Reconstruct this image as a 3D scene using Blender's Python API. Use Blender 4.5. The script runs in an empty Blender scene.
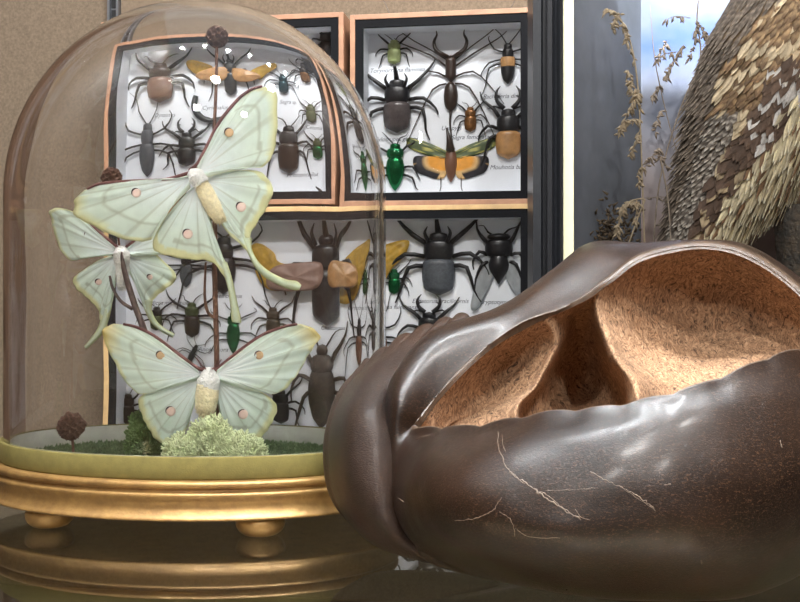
import bpy, bmesh, math, random
from math import sin, cos, pi, radians, sqrt, atan2, asin, tan, hypot
from mathutils import Vector, Matrix, noise
from mathutils.bvhtree import BVHTree
R = random.Random(7)
sc = bpy.context.scene
C = bpy.context.collection

# ------------------------------------------------------------ camera
F = 1067.0
CAMZ = 0.119
PITCH = 0.0
cd = bpy.data.cameras.new('camera')
cam = bpy.data.objects.new('camera', cd)
C.objects.link(cam)
cam.location = (0, 0, CAMZ)
cam.rotation_euler = (pi / 2 + PITCH, 0, 0)
cd.sensor_fit = 'HORIZONTAL'
cd.sensor_width = 36
cd.lens = 36 * F / 800
cd.clip_start = .01
sc.camera = cam


def ray(px, py):
    a, b, c = px - 400, F, 301 - py
    return Vector((a, b * cos(PITCH) - c * sin(PITCH), b * sin(PITCH) + c * cos(PITCH)))


def P(px, py, Y):
    """point of the place seen at px, py at depth Y"""
    d = ray(px, py)
    return Vector((0, 0, CAMZ)) + d * (Y / d.y)


# ------------------------------------------------------------ materials
def lin(c):
    return tuple(((v / 255) / 12.92 if v / 255 <= .04045 else ((v / 255 + .055) / 1.055) ** 2.4) for v in c[:3]) + (1,)


def new_mat(name):
    m = bpy.data.materials.new(name)
    m.use_nodes = True
    nt = m.node_tree
    return m, nt, nt.nodes['Principled BSDF'], nt.nodes['Material Output']


def N(nt, t, **kw):
    n = nt.nodes.new(t)
    for k, v in kw.items():
        if k in n.inputs.keys() if isinstance(k, str) else False:
            n.inputs[k].default_value = v
        else:
            setattr(n, k, v)
    return n


def mat(name, col, rough=.5, metal=0., vary=None, bump=None, spec=None, coat=0, attr=False, stretch=None, sheen=0, col2=None, trans=0):
    m, nt, p, out = new_mat(name)
    L = nt.links.new
    p.inputs['Roughness'].default_value = rough
    p.inputs['Metallic'].default_value = metal
    if spec is not None:
        p.inputs['Specular IOR Level'].default_value = spec
    p.inputs['Coat Weight'].default_value = coat
    p.inputs['Coat Roughness'].default_value = .12
    if sheen:
        p.inputs['Sheen Weight'].default_value = sheen
    p.inputs['Base Color'].default_value = lin(col)
    tc = N(nt, 'ShaderNodeTexCoord')
    vec = tc.outputs['Object']
    if stretch:
        mp = N(nt, 'ShaderNodeMapping')
        mp.inputs['Scale'].default_value = stretch
        L(vec, mp.inputs['Vector'])
        vec = mp.outputs['Vector']
    src = None
    if attr:
        a = N(nt, 'ShaderNodeAttribute')
        a.attribute_name = 'Col'
        src = a.outputs['Color']
        L(src, p.inputs['Base Color'])
    if vary:
        s, amt = vary
        nz = N(nt, 'ShaderNodeTexNoise')
        nz.inputs['Scale'].default_value = s
        nz.inputs['Detail'].default_value = 6
        nz.inputs['Roughness'].default_value = .65
        L(vec, nz.inputs['Vector'])
        mr = N(nt, 'ShaderNodeMapRange')
        mr.inputs[1].default_value = .3
        mr.inputs[2].default_value = .7
        L(nz.outputs['Fac'], mr.inputs[0])
        mx = N(nt, 'ShaderNodeMix')
        mx.data_type = 'RGBA'
        L(mr.outputs[0], mx.inputs['Factor'])
        if src is None:
            a_ = lin(col)
            b_ = lin(col2) if col2 else tuple(min(1, v * (1 + amt)) for v in a_[:3]) + (1,)
            if not col2:
                a_ = tuple(v * (1 - amt) for v in a_[:3]) + (1,)
            mx.inputs['A'].default_value = a_
            mx.inputs['B'].default_value = b_
            L(mx.outputs['Result'], p.inputs['Base Color'])
        else:
            mx.blend_type = 'MULTIPLY'
            mx.inputs['Factor'].default_value = 1
            nt.links.remove(mx.inputs['Factor'].links[0])
            mr.inputs[3].default_value = 1 - amt
            mr.inputs[4].default_value = 1 + amt
            L(src, mx.inputs['A'])
            L(mr.outputs[0], mx.inputs['B'])
            L(mx.outputs['Result'], p.inputs['Base Color'])
    if bump:
        s, st, dist = bump
        nz = N(nt, 'ShaderNodeTexNoise')
        nz.inputs['Scale'].default_value = s
        nz.inputs['Detail'].default_value = 4
        L(vec, nz.inputs['Vector'])
        b = N(nt, 'ShaderNodeBump')
        b.inputs['Strength'].default_value = st
        b.inputs['Distance'].default_value = dist
        L(nz.outputs['Fac'], b.inputs['Height'])
        L(b.outputs['Normal'], p.inputs['Normal'])
    if trans:
        tl = N(nt, 'ShaderNodeBsdfTranslucent')
        s_ = p.inputs['Base Color'].links[0].from_socket if p.inputs['Base Color'].is_linked else None
        if s_:
            L(s_, tl.inputs['Color'])
        else:
            tl.inputs['Color'].default_value = lin(col)
        ms = N(nt, 'ShaderNodeMixShader')
        ms.inputs[0].default_value = trans
        L(p.outputs[0], ms.inputs[1])
        L(tl.outputs[0], ms.inputs[2])
        L(ms.outputs[0], out.inputs['Surface'])
    return m


def pane_mat(name, ior=1.45, tint=(255, 255, 255), rough=0.0):
    """thin glass sheet: clear, with mirror reflections by angle"""
    m, nt, p, out = new_mat(name)
    nt.nodes.remove(p)
    L = nt.links.new
    tr = N(nt, 'ShaderNodeBsdfTransparent')
    tr.inputs[0].default_value = lin(tint)
    gl = N(nt, 'ShaderNodeBsdfGlossy')
    gl.inputs['Roughness'].default_value = rough
    fr = N(nt, 'ShaderNodeFresnel')
    fr.inputs['IOR'].default_value = ior
    ms = N(nt, 'ShaderNodeMixShader')
    L(fr.outputs[0], ms.inputs[0])
    L(tr.outputs[0], ms.inputs[1])
    L(gl.outputs[0], ms.inputs[2])
    L(ms.outputs[0], out.inputs['Surface'])
    return m


# ------------------------------------------------------------ mesh helpers
class MB:
    def __init__(s):
        s.v, s.f, s.c = [], [], []

    def add(s, vs, fs, col=None):
        o = len(s.v)
        s.v += [tuple(v) for v in vs]
        s.f += [tuple(i + o for i in f) for f in fs]
        if col is not None:
            s.c += ([col] * len(vs) if not isinstance(col, list) else col)
        return s

    def box(s, x0, x1, y0, y1, z0, z1):
        vs = [(x, y, z) for x in (x0, x1) for y in (y0, y1) for z in (z0, z1)]
        return s.add(vs, [(0, 1, 3, 2), (4, 6, 7, 5), (0, 4, 5, 1), (2, 3, 7, 6), (0, 2, 6, 4), (1, 5, 7, 3)])

    def grid(s, rows, closed=False, col=None):
        n, m = len(rows), len(rows[0])
        vs = [p for r in rows for p in r]
        fs = []
        for i in range(n - 1):
            for j in range(m if closed else m - 1):
                k = (j + 1) % m
                fs.append((i * m + j, i * m + k, (i + 1) * m + k, (i + 1) * m + j))
        return s.add(vs, fs, col)

    def tube(s, pts, rad, seg=6, smooth=3, col=None, flat=1.0):
        pts = [Vector(p) for p in pts]
        if not isinstance(rad, (list, tuple)):
            rad = [rad] * len(pts)
        if smooth > 1 and len(pts) > 2:
            q = spline(pts, smooth)
            rr = []
            for i in range(len(pts) - 1):
                for k in range(smooth):
                    rr.append(rad[i] + (rad[i + 1] - rad[i]) * k / smooth)
            rr.append(rad[-1])
            pts, rad = q, rr
        rows = []
        up = Vector((0, 1, 0))
        for i, p in enumerate(pts):
            t = (pts[min(i + 1, len(pts) - 1)] - pts[max(i - 1, 0)])
            if t.length < 1e-9:
                t = Vector((0, 0, 1))
            t.normalize()
            u = up if abs(t.dot(up)) < .95 else Vector((1, 0, 0))
            a = t.cross(u).normalized()
            b = t.cross(a)
            up = up if abs(t.dot(up)) < .95 else up
            rows.append([p + (a * cos(2 * pi * k / seg) + b * sin(2 * pi * k / seg) * flat) * rad[i] for k in range(seg)])
        o = len(s.v)
        s.grid(rows, True, col)
        m = len(s.v)
        s.f.append(tuple(o + k for k in range(seg))[::-1])
        s.f.append(tuple(m - seg + k for k in range(seg)))
        return s

    def build(s, name, m, parent=None, smooth=True, props=None):
        me = bpy.data.meshes.new(name)
        me.from_pydata(s.v, [], s.f)
        bm = bmesh.new()
        bm.from_mesh(me)
        bmesh.ops.recalc_face_normals(bm, faces=bm.faces)
        bm.to_mesh(me)
        bm.free()
        if s.c:
            a = me.color_attributes.new('Col', 'FLOAT_COLOR', 'POINT')
            for i, c in enumerate(s.c):
                a.data[i].color = c
        me.materials.append(m)
        if smooth:
            me.polygons.foreach_set('use_smooth', [True] * len(me.polygons))
        me.update()
        o = bpy.data.objects.new(name, me)
        C.objects.link(o)
        if parent:
            o.parent = parent
        for k, v in (props or {}).items():
            o[k] = v
        return o


def spline(pts, n, closed=False):
    """Catmull-Rom through pts (Vectors), n steps per span"""
    out = []
    m = len(pts)
    for i in range(m if closed else m - 1):
        if closed:
            a, b, c, d = pts[(i - 1) % m], pts[i], pts[(i + 1) % m], pts[(i + 2) % m]
        else:
            b, c = pts[i], pts[i + 1]
            a = pts[i - 1] if i else b * 2 - c
            d = pts[i + 2] if i + 2 < m else c * 2 - b
        for k in range(n):
            t = k / n
            out.append(b + (c - a) * (.5 * t) + (a * 2 - b * 5 + c * 4 - d) * (.5 * t * t) + (b * 3 - a - c * 3 + d) * (.5 * t * t * t))
    if not closed:
        out.append(pts[-1])
    return out


def empty(name, loc, label, cat, group=None, rot=None):
    o = bpy.data.objects.new(name, None)
    o.empty_display_size = .01
    C.objects.link(o)
    o.location = loc
    if rot:
        o.rotation_euler = rot
    tag(o, label, cat, group)
    return o


def tag(o, label=None, cat=None, group=None, kind=None):
    if label:
        o['label'] = label
    if cat:
        o['category'] = cat
    if group:
        o['group'] = group
    if kind:
        o['kind'] = kind
    return o


def lathe(prof, seg, center=(0, 0, 0)):
    return [[(center[0] + r * cos(2 * pi * k / seg), center[1] + r * sin(2 * pi * k / seg), center[2] + z) for k in range(seg)] for r, z in prof]


def bevel(o, w, n=2):
    b = o.modifiers.new('bevel', 'BEVEL')
    b.width = w
    b.segments = n
    b.limit_method = 'ANGLE'
    return o


# ------------------------------------------------------------ palette
wood = mat('frame_wood', (146, 106, 80), .45, vary=(60, .25), stretch=(1, 1, 1), bump=(900, .3, .0003))
wood_l = mat('frame_wood_pale', (180, 148, 102), .45, vary=(60, .2), bump=(900, .3, .0003))
liner = mat('black_liner', (15, 15, 17), .8, vary=(2500, .9), bump=(2200, .6, .0004), spec=.1)
white = mat('white_backing', (236, 240, 246), .75, vary=(25, .04))
ink = mat('label_ink', (92, 96, 108), .8)
pane = pane_mat('case_glass', 1.32)
black = mat('shell_black', (24, 25, 29), .32, vary=(500, .5), bump=(1600, .25, .0002), spec=.6)
dark = mat('leg_black', (22, 21, 23), .45)
darkbr = mat('shell_dark_brown', (48, 36, 30), .3, vary=(400, .4), bump=(1500, .25, .0002))
brown = mat('shell_brown', (112, 78, 60), .32, vary=(120, .2), bump=(1800, .2, .0001))
tanm = mat('shell_tan', (176, 132, 84), .35, vary=(150, .25))
pinkbr = mat('shell_rosy_brown', (140, 112, 100), .4, vary=(150, .15))
green = mat('shell_green', (20, 105, 60), .2, .75, vary=(200, .5))
bluegreen = mat('shell_blue_green', (38, 66, 72), .25, .4, vary=(200, .4))
palegreen = mat('shell_pale_green', (150, 162, 112), .35, .2, vary=(200, .2))
olive = mat('shell_olive', (70, 82, 48), .35, .2, vary=(200, .3))
bronze = mat('shell_bronze', (125, 86, 48), .25, .5, vary=(300, .5))
greyb = mat('shell_grey', (74, 78, 84), .45, vary=(500, .35))
greybr = mat('shell_grey_brown', (66, 56, 44), .45, vary=(300, .4))
smoke = mat('shell_smoky', (80, 74, 74), .2, vary=(80, .4))
wingy = mat('wing_yellow', (206, 168, 70), .4, vary=(150, .25), trans=.35)
wingc = mat('wing_cloudy', (206, 210, 212), .35, vary=(200, .1), trans=.5)
# ============================================================ setting
WA = radians(9)
WO = Vector((0, .875, 0))
U = Vector((cos(WA), -sin(WA), 0))
BK = Vector((sin(WA), cos(WA), 0))        # into the wall


def WL(px, py, d=0.0):
    """(u, v) on the wall's plane, d behind the case fronts, seen at px, py"""
    r = ray(px, py)
    o = Vector((0, 0, CAMZ))
    t = ((WO + BK * d) - o).dot(BK) / r.dot(BK)
    p = o + r * t
    q = p - WO
    return q.dot(U), q.z


def WW(u, v, d=0.0):
    return WO + U * u + BK * d + Vector((0, 0, v))


DX, DY, DR = 193, 196, 190


def und(px, py):
    """where a point behind the dome would be seen without the dome"""
    dx, dy = px - DX, (py - DY if py < DY else 0)
    b = hypot(dx, dy) / DR
    if b > .97 or b < .01:
        return px, py
    n = 1.5
    k = .972
    i1 = asin(b); r1 = asin(b / n); i2 = asin(b / n / k); r2 = asin(min(.999, b / k))
    de = 2 * ((r2 - i2) - (i1 - r1))
    s = tan(de) * .29 * F / .9
    h = hypot(dx, dy)
    return px + dx / h * s, py + dy / h * s


# wall
m_wall = mat('wall_felt', (99, 86, 72), .95, vary=(420, .26), bump=(1500, .5, .0005), spec=.1)
w = MB()
w.box(-.39, .53, .042, .06, -.14, .95)
o = w.build('wall_back', m_wall, smooth=False)
o.location = WO
o.rotation_euler = (0, 0, -WA)
tag(o, kind='structure')
for nm, xx in (('wall_left', -.374), ('wall_right', .50)):
    w = MB().box(xx, xx + .004, -.40, .99, -.14, .95) if nm == 'wall_right' else MB().box(xx - .004, xx, -.40, .99, -.14, .95)
    tag(w.build(nm, mat('cabinet_side', (74, 54, 40), .45, vary=(14, .35), stretch=(1, 1, .15)), smooth=False), kind='structure')
# slotted upright rail let into the wall
u0, _ = WL(110, 8, .042)
u1, _ = WL(121, 8, .042)
w = MB()
w.box(u0, u0 + .0022, .036, .043, 0, .94)
w.box(u1 - .0022, u1, .036, .043, 0, .94)
w.box(u0, u1, .040, .043, 0, .94)
rail_m = mat('rail_steel', (120, 122, 126), .35, .8)
o = w.build('trim_1', rail_m, smooth=False)
o.location = WO; o.rotation_euler = (0, 0, -WA)
tag(o, kind='structure')
w = MB()
z = .002
while z < .93:
    w.box(u0 + .0026, u1 - .0026, .0392, .0401, z, z + .0145)
    z += .0165
o2 = w.build('slot_row', mat('slot_dark', (14, 14, 15), .9), o, smooth=False)

# glass shelf over a brown board
m_top = pane_mat('shelf_glass', 2.3, (236, 240, 236), .012)
shelf = empty('display_shelf', (0, .5, -.006), 'clear glass display shelf mirroring the dome base and the shell bowl', 'shelf')
# polished upper face and the body of the pane under it
MB().add([(-.372, -.42, .006), (.498, -.42, .006), (.498, .42, .006), (-.372, .42, .006)], [(0, 1, 2, 3)]).build('glass_top', m_top, shelf, smooth=False)
m_body, nt, p, out = new_mat('glass_body')
nt.nodes.remove(p)
tr_ = N(nt, 'ShaderNodeBsdfTransparent'); tr_.inputs[0].default_value = (.93, .96, .94, 1)
nt.links.new(tr_.outputs[0], out.inputs['Surface'])
MB().box(-.372, .498, -.42, .42, .0, .0059).build('glass_body', m_body, shelf, smooth=False)
fl = MB().box(-.38, .51, -.42, 1.0, -.155, -.14).build('floor', mat('cabinet_floor', (140, 118, 94), .7, vary=(9, .3), col2=(104, 86, 68)), smooth=False)
tag(fl, kind='structure')

# ============================================================ insect cases
def case(label, px0, py0, px1, py1, x, zbot=None, ww=.0042, lw=.0066, wd=wood, depth=.036):
    """box frame whose front face spans those pixels' rays; top-level Empty at its base"""
    ym = (py0 + py1) / 2
    xm = (px0 + px1) / 2
    a0, _ = WL(px0, ym)
    a1, _ = WL(px1, ym)
    z1 = WL(xm, py0)[1]
    z0 = WL(xm, py1)[1] if zbot is None else zbot
    e = empty('insect_display_case', WW((a0 + a1) / 2, z0), label, 'display case', 'framed insect cases on the back wall', (0, 0, -WA))
    hw, h = (a1 - a0) / 2, z1 - z0

    def ring(m, x0, x1, z0_, z1_, t, y0, y1):
        m.box(x0, x0 + t, y0, y1, z0_, z1_)
        m.box(x1 - t, x1, y0, y1, z0_, z1_)
        m.box(x0 + t, x1 - t, y0, y1, z1_ - t, z1_)
        m.box(x0 + t, x1 - t, y0, y1, z0_, z0_ + t)
        return m
    bevel(ring(MB(), -hw, hw, 0, h, ww, 0, depth).build('frame', wd, e, smooth=False), .0003)
    ring(MB(), -hw + ww, hw - ww, ww, h - ww, lw, .0006, .0035).build('liner', liner, e, smooth=False)
    q = ww + lw
    ring(MB(), -hw + ww + .003, hw - ww - .003, ww + .003, h - ww - .003, lw - .003, .0036, .0255).build('inner_wall', white, e, smooth=False)
    MB().box(-hw + ww, hw - ww, .0256, .030, ww, h - ww).build('backing_board', white, e, smooth=False)
    MB().box(-hw + ww + .001, hw - ww - .001, .0036, .0037, ww + .001, h - ww - .001).build('glass_pane', pane, e, smooth=False)
    e['ctr'] = 0
    del e['ctr']
    e_info[e.name] = ((a0 + a1) / 2, z0)
    return e


e_info = {}
caseA = case('square insect case at upper right with the orange lanternfly and the long-legged whip scorpion', 350, 11, 534, 205, 0)
caseB = case('insect case at upper left, mostly seen through the glass dome, left of the lanternfly case', 101, 17, 343.5, 205.5, 0)
caseD = case('wide lower insect case standing on the shelf under the two upper cases', 101, 206.5, 534, 450, 0, zbot=0.0005, wd=wood_l)


def lettering(text, px, py, e, size=.0058):
    c = bpy.data.curves.new('lettering', 'FONT')
    c.body = text
    c.size = size
    c.shear = .3
    c.align_x = 'CENTER'
    t = bpy.data.objects.new('tmp', c)
    C.objects.link(t)
    bpy.context.view_layer.update()
    me = bpy.data.meshes.new_from_object(t)
    bpy.data.objects.remove(t)
    me.materials.clear()
    me.materials.append(ink)
    o = bpy.data.objects.new('lettering', me)
    C.objects.link(o)
    o.parent = e
    u, v = WL(px, py, .0255)
    o.location = (u - e_info[e.name][0], .02545, v - e_info[e.name][1])
    o.rotation_euler = (pi / 2, 0, 0)
    return o


for tx, x, y, e in (('Torynorrhina flammea', 397, 72, caseA), ('Pachyteria dimidiata', 508, 98, caseA), ('Xylotrupes gideon', 396, 141, caseA),
                    ('Uropygi', 451, 130, caseA), ('Sagra femorata', 470, 139, caseA), ('Mouhotia batesi', 510, 169, caseA),
                    ('Eupatorus gracilicornis', 440, 303, caseD), ('Chrysochroa fulminans', 388, 309, caseD), ('Chalcosoma', 330, 330, caseD),
                    ('Cheirotonus', 226, 298, caseD), ('Mictis manubrium', 170, 305, caseD), ('Anoplophora', 213, 351, caseD), ('Cryptotympana', 498, 304, caseD),
                    ('Dynastes', 165, 119, caseB), ('Cyriopalus', 214, 112, caseB), ('Sagra sp.', 286, 106, caseB), ('Cetonia', 312, 131, caseB), ('Prosopocoilus', 300, 177, caseB)):
    if e is not caseA and x < 380:
        x, y = und(x, y)
    lettering(tx, x, y, e, .0052)


# ============================================================ insects
MIL = .885 / F                                # metres per pixel on the case plane


def blob(prof, T, seg=18, suture=0.0, flat=.25, x0=0.0):
    """prof: (z, halfwidth); thickness follows width; front is -y"""
    prof = sorted(prof)
    pts = spline([Vector((a, b, 0)) for a, b in prof], 4)
    rows = []
    for p in pts:
        hw = max(p.y, 1e-5)
        th = T * min(1, (hw / max(q[1] for q in prof))) ** .8
        r = []
        for k in range(seg):
            a = 2 * pi * k / seg
            x = hw * cos(a)
            y = -th * sin(a)
            if sin(a) < 0:
                y *= flat
            elif suture:
                y += suture * math.exp(-(x / (hw * .08)) ** 2)
            r.append((x0 + x, y, p.x))
        rows.append(r)
    m = MB()
    m.grid(rows, True)
    m.f.append(tuple(range(seg)))
    n = len(m.v)
    m.f.append(tuple(range(n - seg, n)))
    return m


def oval(z0, z1, hw, k=.55, n=7, pw=2.0, tip=None):
    out = []
    for i in range(n + 1):
        t = i / n
        s = (1 - abs(2 * t - 1) ** pw) ** k
        if tip and t < .5:
            s *= 1 - tip * (1 - 2 * t)
        out.append((z0 + (z1 - z0) * t, max(hw * s, hw * .04)))
    return out


def insect(e, kind, name, cat, label, px, py, L, W, mats, ang=0, thru=False, leg=1.0, legw=1.3, ant=1.0, grp=True, nolegs=False):
    if thru:
        px, py = und(px, py)
    d = .0255
    u, v = WL(px, py, d)
    k = MIL * (1 + d / .885)
    L *= k
    W *= k
    T = W * .28
    r = empty(name, WW(u, v, d - .0008 - T * .3), label, cat, 'pinned insects in the display cases' if grp else None)
    r.rotation_euler = Matrix.Rotation(-WA, 4, 'Z').to_euler()
    if ang:
        r.rotation_euler = (Matrix.Rotation(-WA, 3, 'Z') @ Matrix.Rotation(radians(ang), 3, 'Y')).to_euler()
    m_el, m_pr, m_lg = mats
    rr = random.Random(int(px * 31 + py))
    body = blob
    zoff = 0
    if kind in ('beetle', 'rhino', 'stag', 'longhorn', 'jewel'):
        el = {'beetle': (-.5, .15), 'rhino': (-.5, .1), 'stag': (-.5, .08), 'longhorn': (-.5, .16), 'jewel': (-.5, .3)}[kind]
        if kind == 'longhorn':
            pr = oval(el[0] * L, el[1] * L, W / 2, .45, tip=.35, pw=3)
        elif kind == 'jewel':
            pr = oval(el[0] * L, el[1] * L, W / 2, .5, tip=.55, pw=2.6)
        else:
            pr = oval(el[0] * L, el[1] * L, W / 2, .42, pw=3.4, tip=.10)
        blob(pr, T, suture=T * .22).build('elytra', m_el, r)
        pw_ = .42 if kind != 'longhorn' else .36
        pe = .36 if kind != 'jewel' else .44
        blob(oval((el[1] - .12) * L, pe * L, W * pw_ * 1.08, .46, pw=2.8), T * .85).build('pronotum', m_pr, r)
        blob(oval((pe - .12) * L, (pe + .09) * L, W * .28, .42, pw=3), T * .6).build('head', m_pr, r)
        hz = pe + .08
    elif kind == 'bug':
        blob(oval(-.5 * L, .3 * L, W / 2, .5, pw=2.2, tip=.25), T * .8, suture=T * .12).build('abdomen', m_el, r)
        blob(oval(.12 * L, .4 * L, W * .42, .5), T * .8).build('pronotum', m_pr, r)
        blob(oval(.35 * L, .5 * L, W * .2, .5), T * .6).build('head', m_pr, r)
        hz = .46
    elif kind == 'spread':
        blob(oval(-.5 * L, .12 * L, W * .44, .42, pw=4, tip=.1), T).build('abdomen', m_pr, r)
        blob(oval(.02 * L, .33 * L, W * .44, .42, pw=3), T * .95).build('pronotum', m_pr, r)
        blob(oval(.28 * L, .42 * L, W * .24, .5), T * .7).build('head', m_pr, r)
        hz = .38
    elif kind == 'cicada':
        blob(oval(-.5 * L, .15 * L, W * .38, .5, tip=.8), T).build('abdomen', m_el, r)
        blob(oval(0, .42 * L, W * .5, .5, pw=3), T).build('thorax', m_pr, r)
        blob(oval(.36 * L, .5 * L, W * .42, .45), T * .8).build('head', m_pr, r)
        hz = .44
    elif kind == 'whip':
        blob(oval(-.5 * L, .05 * L, W * .5, .5), T * 1.2).build('abdomen', m_el, r)
        blob(oval(.02 * L, .5 * L, W * .38, .45, pw=4), T).build('carapace', m_pr, r)
        hz = .45
    if nolegs:
        return r

    def lg(pts, w0, name='leg'):
        for s in (-1, 1):
            j = lambda: rr.uniform(-.035, .035) * L
            q = [Vector((s * x * W + (j() if i else 0), .0002 - (T * .35 if i in (1,) else 0), zz * L + (j() if i else 0))) for i, (x, zz) in enumerate(pts)]
            n = len(q)
            rad = [w0 * f for f in ([1, .95, .55, .3] if n == 4 else [1, .9, .6, .42, .3])]
            mb = MB()
            # a thickened first segment then thinner ones, with knobbed joints
            mb.tube(q, rad, 6, 2)
            mb.build(name, m_lg, r)
    w0 = W * .048 * legw
    if kind == 'whip':
        lg([(.3, .42), (1.4, .62), (3.6, 1.0), (4.6, 1.48), (5.3, 1.62)], w0 * .8)
        lg([(.3, .3), (1.6, .5), (3.3, .75), (4.0, .85)], w0 * 1.1)
        lg([(.3, .12), (1.5, .2), (2.8, -.05), (3.6, -.35)], w0 * 1.1)
        lg([(.3, .0), (1.4, -.1), (2.4, -.6), (3.4, -1.1)], w0 * 1.1)
        for s in (-1, 1):
            MB().tube([(s * .15 * W, 0, .46 * L), (s * .55 * W, -T, .5 * L), (s * 1.0 * W, -T, .58 * L), (s * 1.15 * W, -T, .72 * L), (s * .95 * W, -T, .84 * L), (s * 1.0 * W, -T, .93 * L)],
                      [W * .14, W * .16, W * .15, W * .11, W * .07, W * .02], 8, 3).build('pincer', m_pr, r)
        MB().tube([(0, 0, -.49 * L), (-.05 * W, 0, -.7 * L), (.1 * W, 0, -1.0 * L), (.3 * W, 0, -1.2 * L)], [W * .1, W * .07, W * .05, W * .03], 6).build('tail', m_el, r)
        return r
    A = leg
    if kind in ('longhorn',):
        lg([(.3, .25), (.3 + .7 * A, .35), (.3 + 1.1 * A, .55)][:3] + [(.3 + 1.0 * A, .66)], w0)
        lg([(.35, .08), (.35 + .9 * A, .02), (.35 + 1.4 * A, -.2), (.35 + 1.5 * A, -.3)], w0)
        lg([(.35, -.02), (.35 + .9 * A, -.12), (.35 + 1.2 * A, -.5), (.35 + 1.4 * A, -.75)], w0)
    elif kind == 'jewel':
        lg([(.3, .32), (.3 + .3 * A, .42), (.3 + .6 * A, .5), (.3 + .55 * A, .6)], w0)
        lg([(.4, .0), (.4 + .4 * A, -.0), (.4 + .7 * A, -.2), (.4 + .75 * A, -.3)], w0)
        lg([(.35, -.15), (.35 + .4 * A, -.2), (.35 + .6 * A, -.45), (.35 + .7 * A, -.5)], w0)
    else:
        lg([(.32, .26), (.32 + .35 * A, .42), (.32 + .75 * A, .62), (.32 + .9 * A, .8)], w0 * 1.25)
        lg([(.42, .08), (.42 + .5 * A, .12), (.42 + .85 * A, -.05), (.42 + .9 * A, -.2)], w0 * 1.1)
        lg([(.4, -.06), (.4 + .45 * A, -.12), (.4 + .62 * A, -.42), (.4 + .75 * A, -.62)], w0 * 1.1)
    if kind == 'longhorn':
        lg([(.1, hz), (.5 * A, hz + .2), (1.1 * ant, hz + .42), (1.9 * ant, hz + .55)], w0 * .6, 'antenna')
    elif kind == 'stag':
        for s in (-1, 1):
            mb = MB()
            mb.tube([(s * .16 * W, -T * .3, hz * L), (s * .42 * W, -T * .4, (hz + .14) * L), (s * .46 * W, -T * .4, (hz + .3) * L), (s * .3 * W, -T * .4, (hz + .42) * L)],
                    [W * .1, W * .075, W * .06, W * .015], 7)
            mb.tube([(s * .44 * W, -T * .4, (hz + .2) * L), (s * .3 * W, -T * .4, (hz + .24) * L)], [W * .05, W * .01], 5)
            mb.build('mandible', m_pr, r)
        lg([(.2, hz), (.5, hz + .06), (.7, hz + .02), (.85, hz + .06)], w0 * .6, 'antenna')
    elif kind in ('rhino', 'spread') and ant > 0:
        MB().tube([(0, -T * .3, hz * L), (-.02 * W, -T * 1.1, (hz + .16) * L), (-.04 * W, -T * 1.3, (hz + .32 * ant) * L), (-.1 * W - .12 * W * (ant > .9), -T * 1.2, (hz + .38 * ant) * L)],
                  [W * .1, W * .06, W * .045, W * .02], 8).build('horn', m_pr, r)
        for s in (-1, 1):
            MB().tube([(s * .28 * W, -T * .6, .3 * L), (s * .38 * W, -T * .9, .42 * L), (s * .3 * W, -T * .9, .52 * L)], [W * .07, W * .05, W * .012], 6).build('horn', m_pr, r)
    else:
        lg([(.12, hz), (.35, hz + .1), (.55, hz + .18), (.7 * ant, hz + .22)], w0 * .55, 'antenna')
    return r


def flat_wing(pts_px, origin, d, m, name, parent, ruffle=.0006, cam_y=0):
    """thin cambered wing traced by px outline, on the case plane"""
    ou, ov = origin
    pts = []
    for (x, y) in pts_px:
        u, v = WL(x, y, d)
        pts.append(Vector((u - ou, 0, v - ov)))
    q = spline(pts, 5, True)
    c = sum(q, Vector()) / len(q)
    rows = []
    for t in (1, .8, .55, .3, .05):
        rows.append([Vector((c.x + (p.x - c.x) * t, -ruffle * (1 - t) * 2 + ruffle * sin(k * .9) * t * .6, c.z + (p.z - c.z) * t)) for k, p in enumerate(q)])
    mb = MB()
    mb.grid(rows, True)
    n = len(mb.v)
    mb.f.append(tuple(range(n - len(q), n)))
    o = mb.build(name, m, parent)
    o.location.y = min(0, d - .0235)
    s = o.modifiers.new('s', 'SOLIDIFY')
    s.thickness = .0003
    return o


K3 = lambda a, b=None, c=None: (a, b or a, c or dark)
# --- case A (direct view)
insect(caseA, 'beetle', 'pinned_beetle', 'beetle', 'small pale green beetle at the top left corner of the upper right case', 394.5, 52, 26, 14, K3(palegreen, palegreen), leg=1.0)
insect(caseA, 'whip', 'pinned_whip_scorpion', 'whip scorpion', 'dark long-legged whip scorpion with raised pincers at the top centre of the case', 451, 84, 56, 14, K3(darkbr, darkbr, darkbr), grp=True)
insect(caseA, 'longhorn', 'pinned_longhorn_beetle', 'beetle', 'slim black longhorn beetle with a tan band and long crossed antennae', 508, 63, 42, 14, K3(black, black), leg=1.0, ant=1.0)
insect(caseA, 'rhino', 'pinned_rhinoceros_beetle', 'beetle', 'large glossy smoky-backed horned beetle left of the whip scorpion', 397.5, 105, 56, 28, K3(smoke, black), leg=1.1, ant=.6)
insect(caseA, 'beetle', 'pinned_beetle', 'beetle', 'small bronze beetle just above the right wing of the orange lanternfly', 470.5, 119, 26, 12, K3(bronze, bronze), leg=1.0)
insect(caseA, 'stag', 'pinned_stag_beetle', 'beetle', 'tan-backed beetle with a black head at the right edge of the lanternfly case', 508.5, 133, 52, 25, K3(tanm, black), leg=.8)
insect(caseA, 'jewel', 'pinned_jewel_beetle', 'beetle', 'metallic green jewel beetle left of the orange lanternfly', 395.5, 168, 46, 19, K3(green, green), leg=1.2)
# tan band of the longhorn
rb = [o for o in C.objects if o.name.startswith('pinned_longhorn_beetle')][0]
kk = MIL * 1.03
blob([(-.1 * 42 * kk, 7.0 * kk), (-.03 * 42 * kk, 7.2 * kk), (.05 * 42 * kk, 7.2 * kk), (.12 * 42 * kk, 6.8 * kk)], 14 * kk * .3).build('tan_band', tanm, rb)
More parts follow.
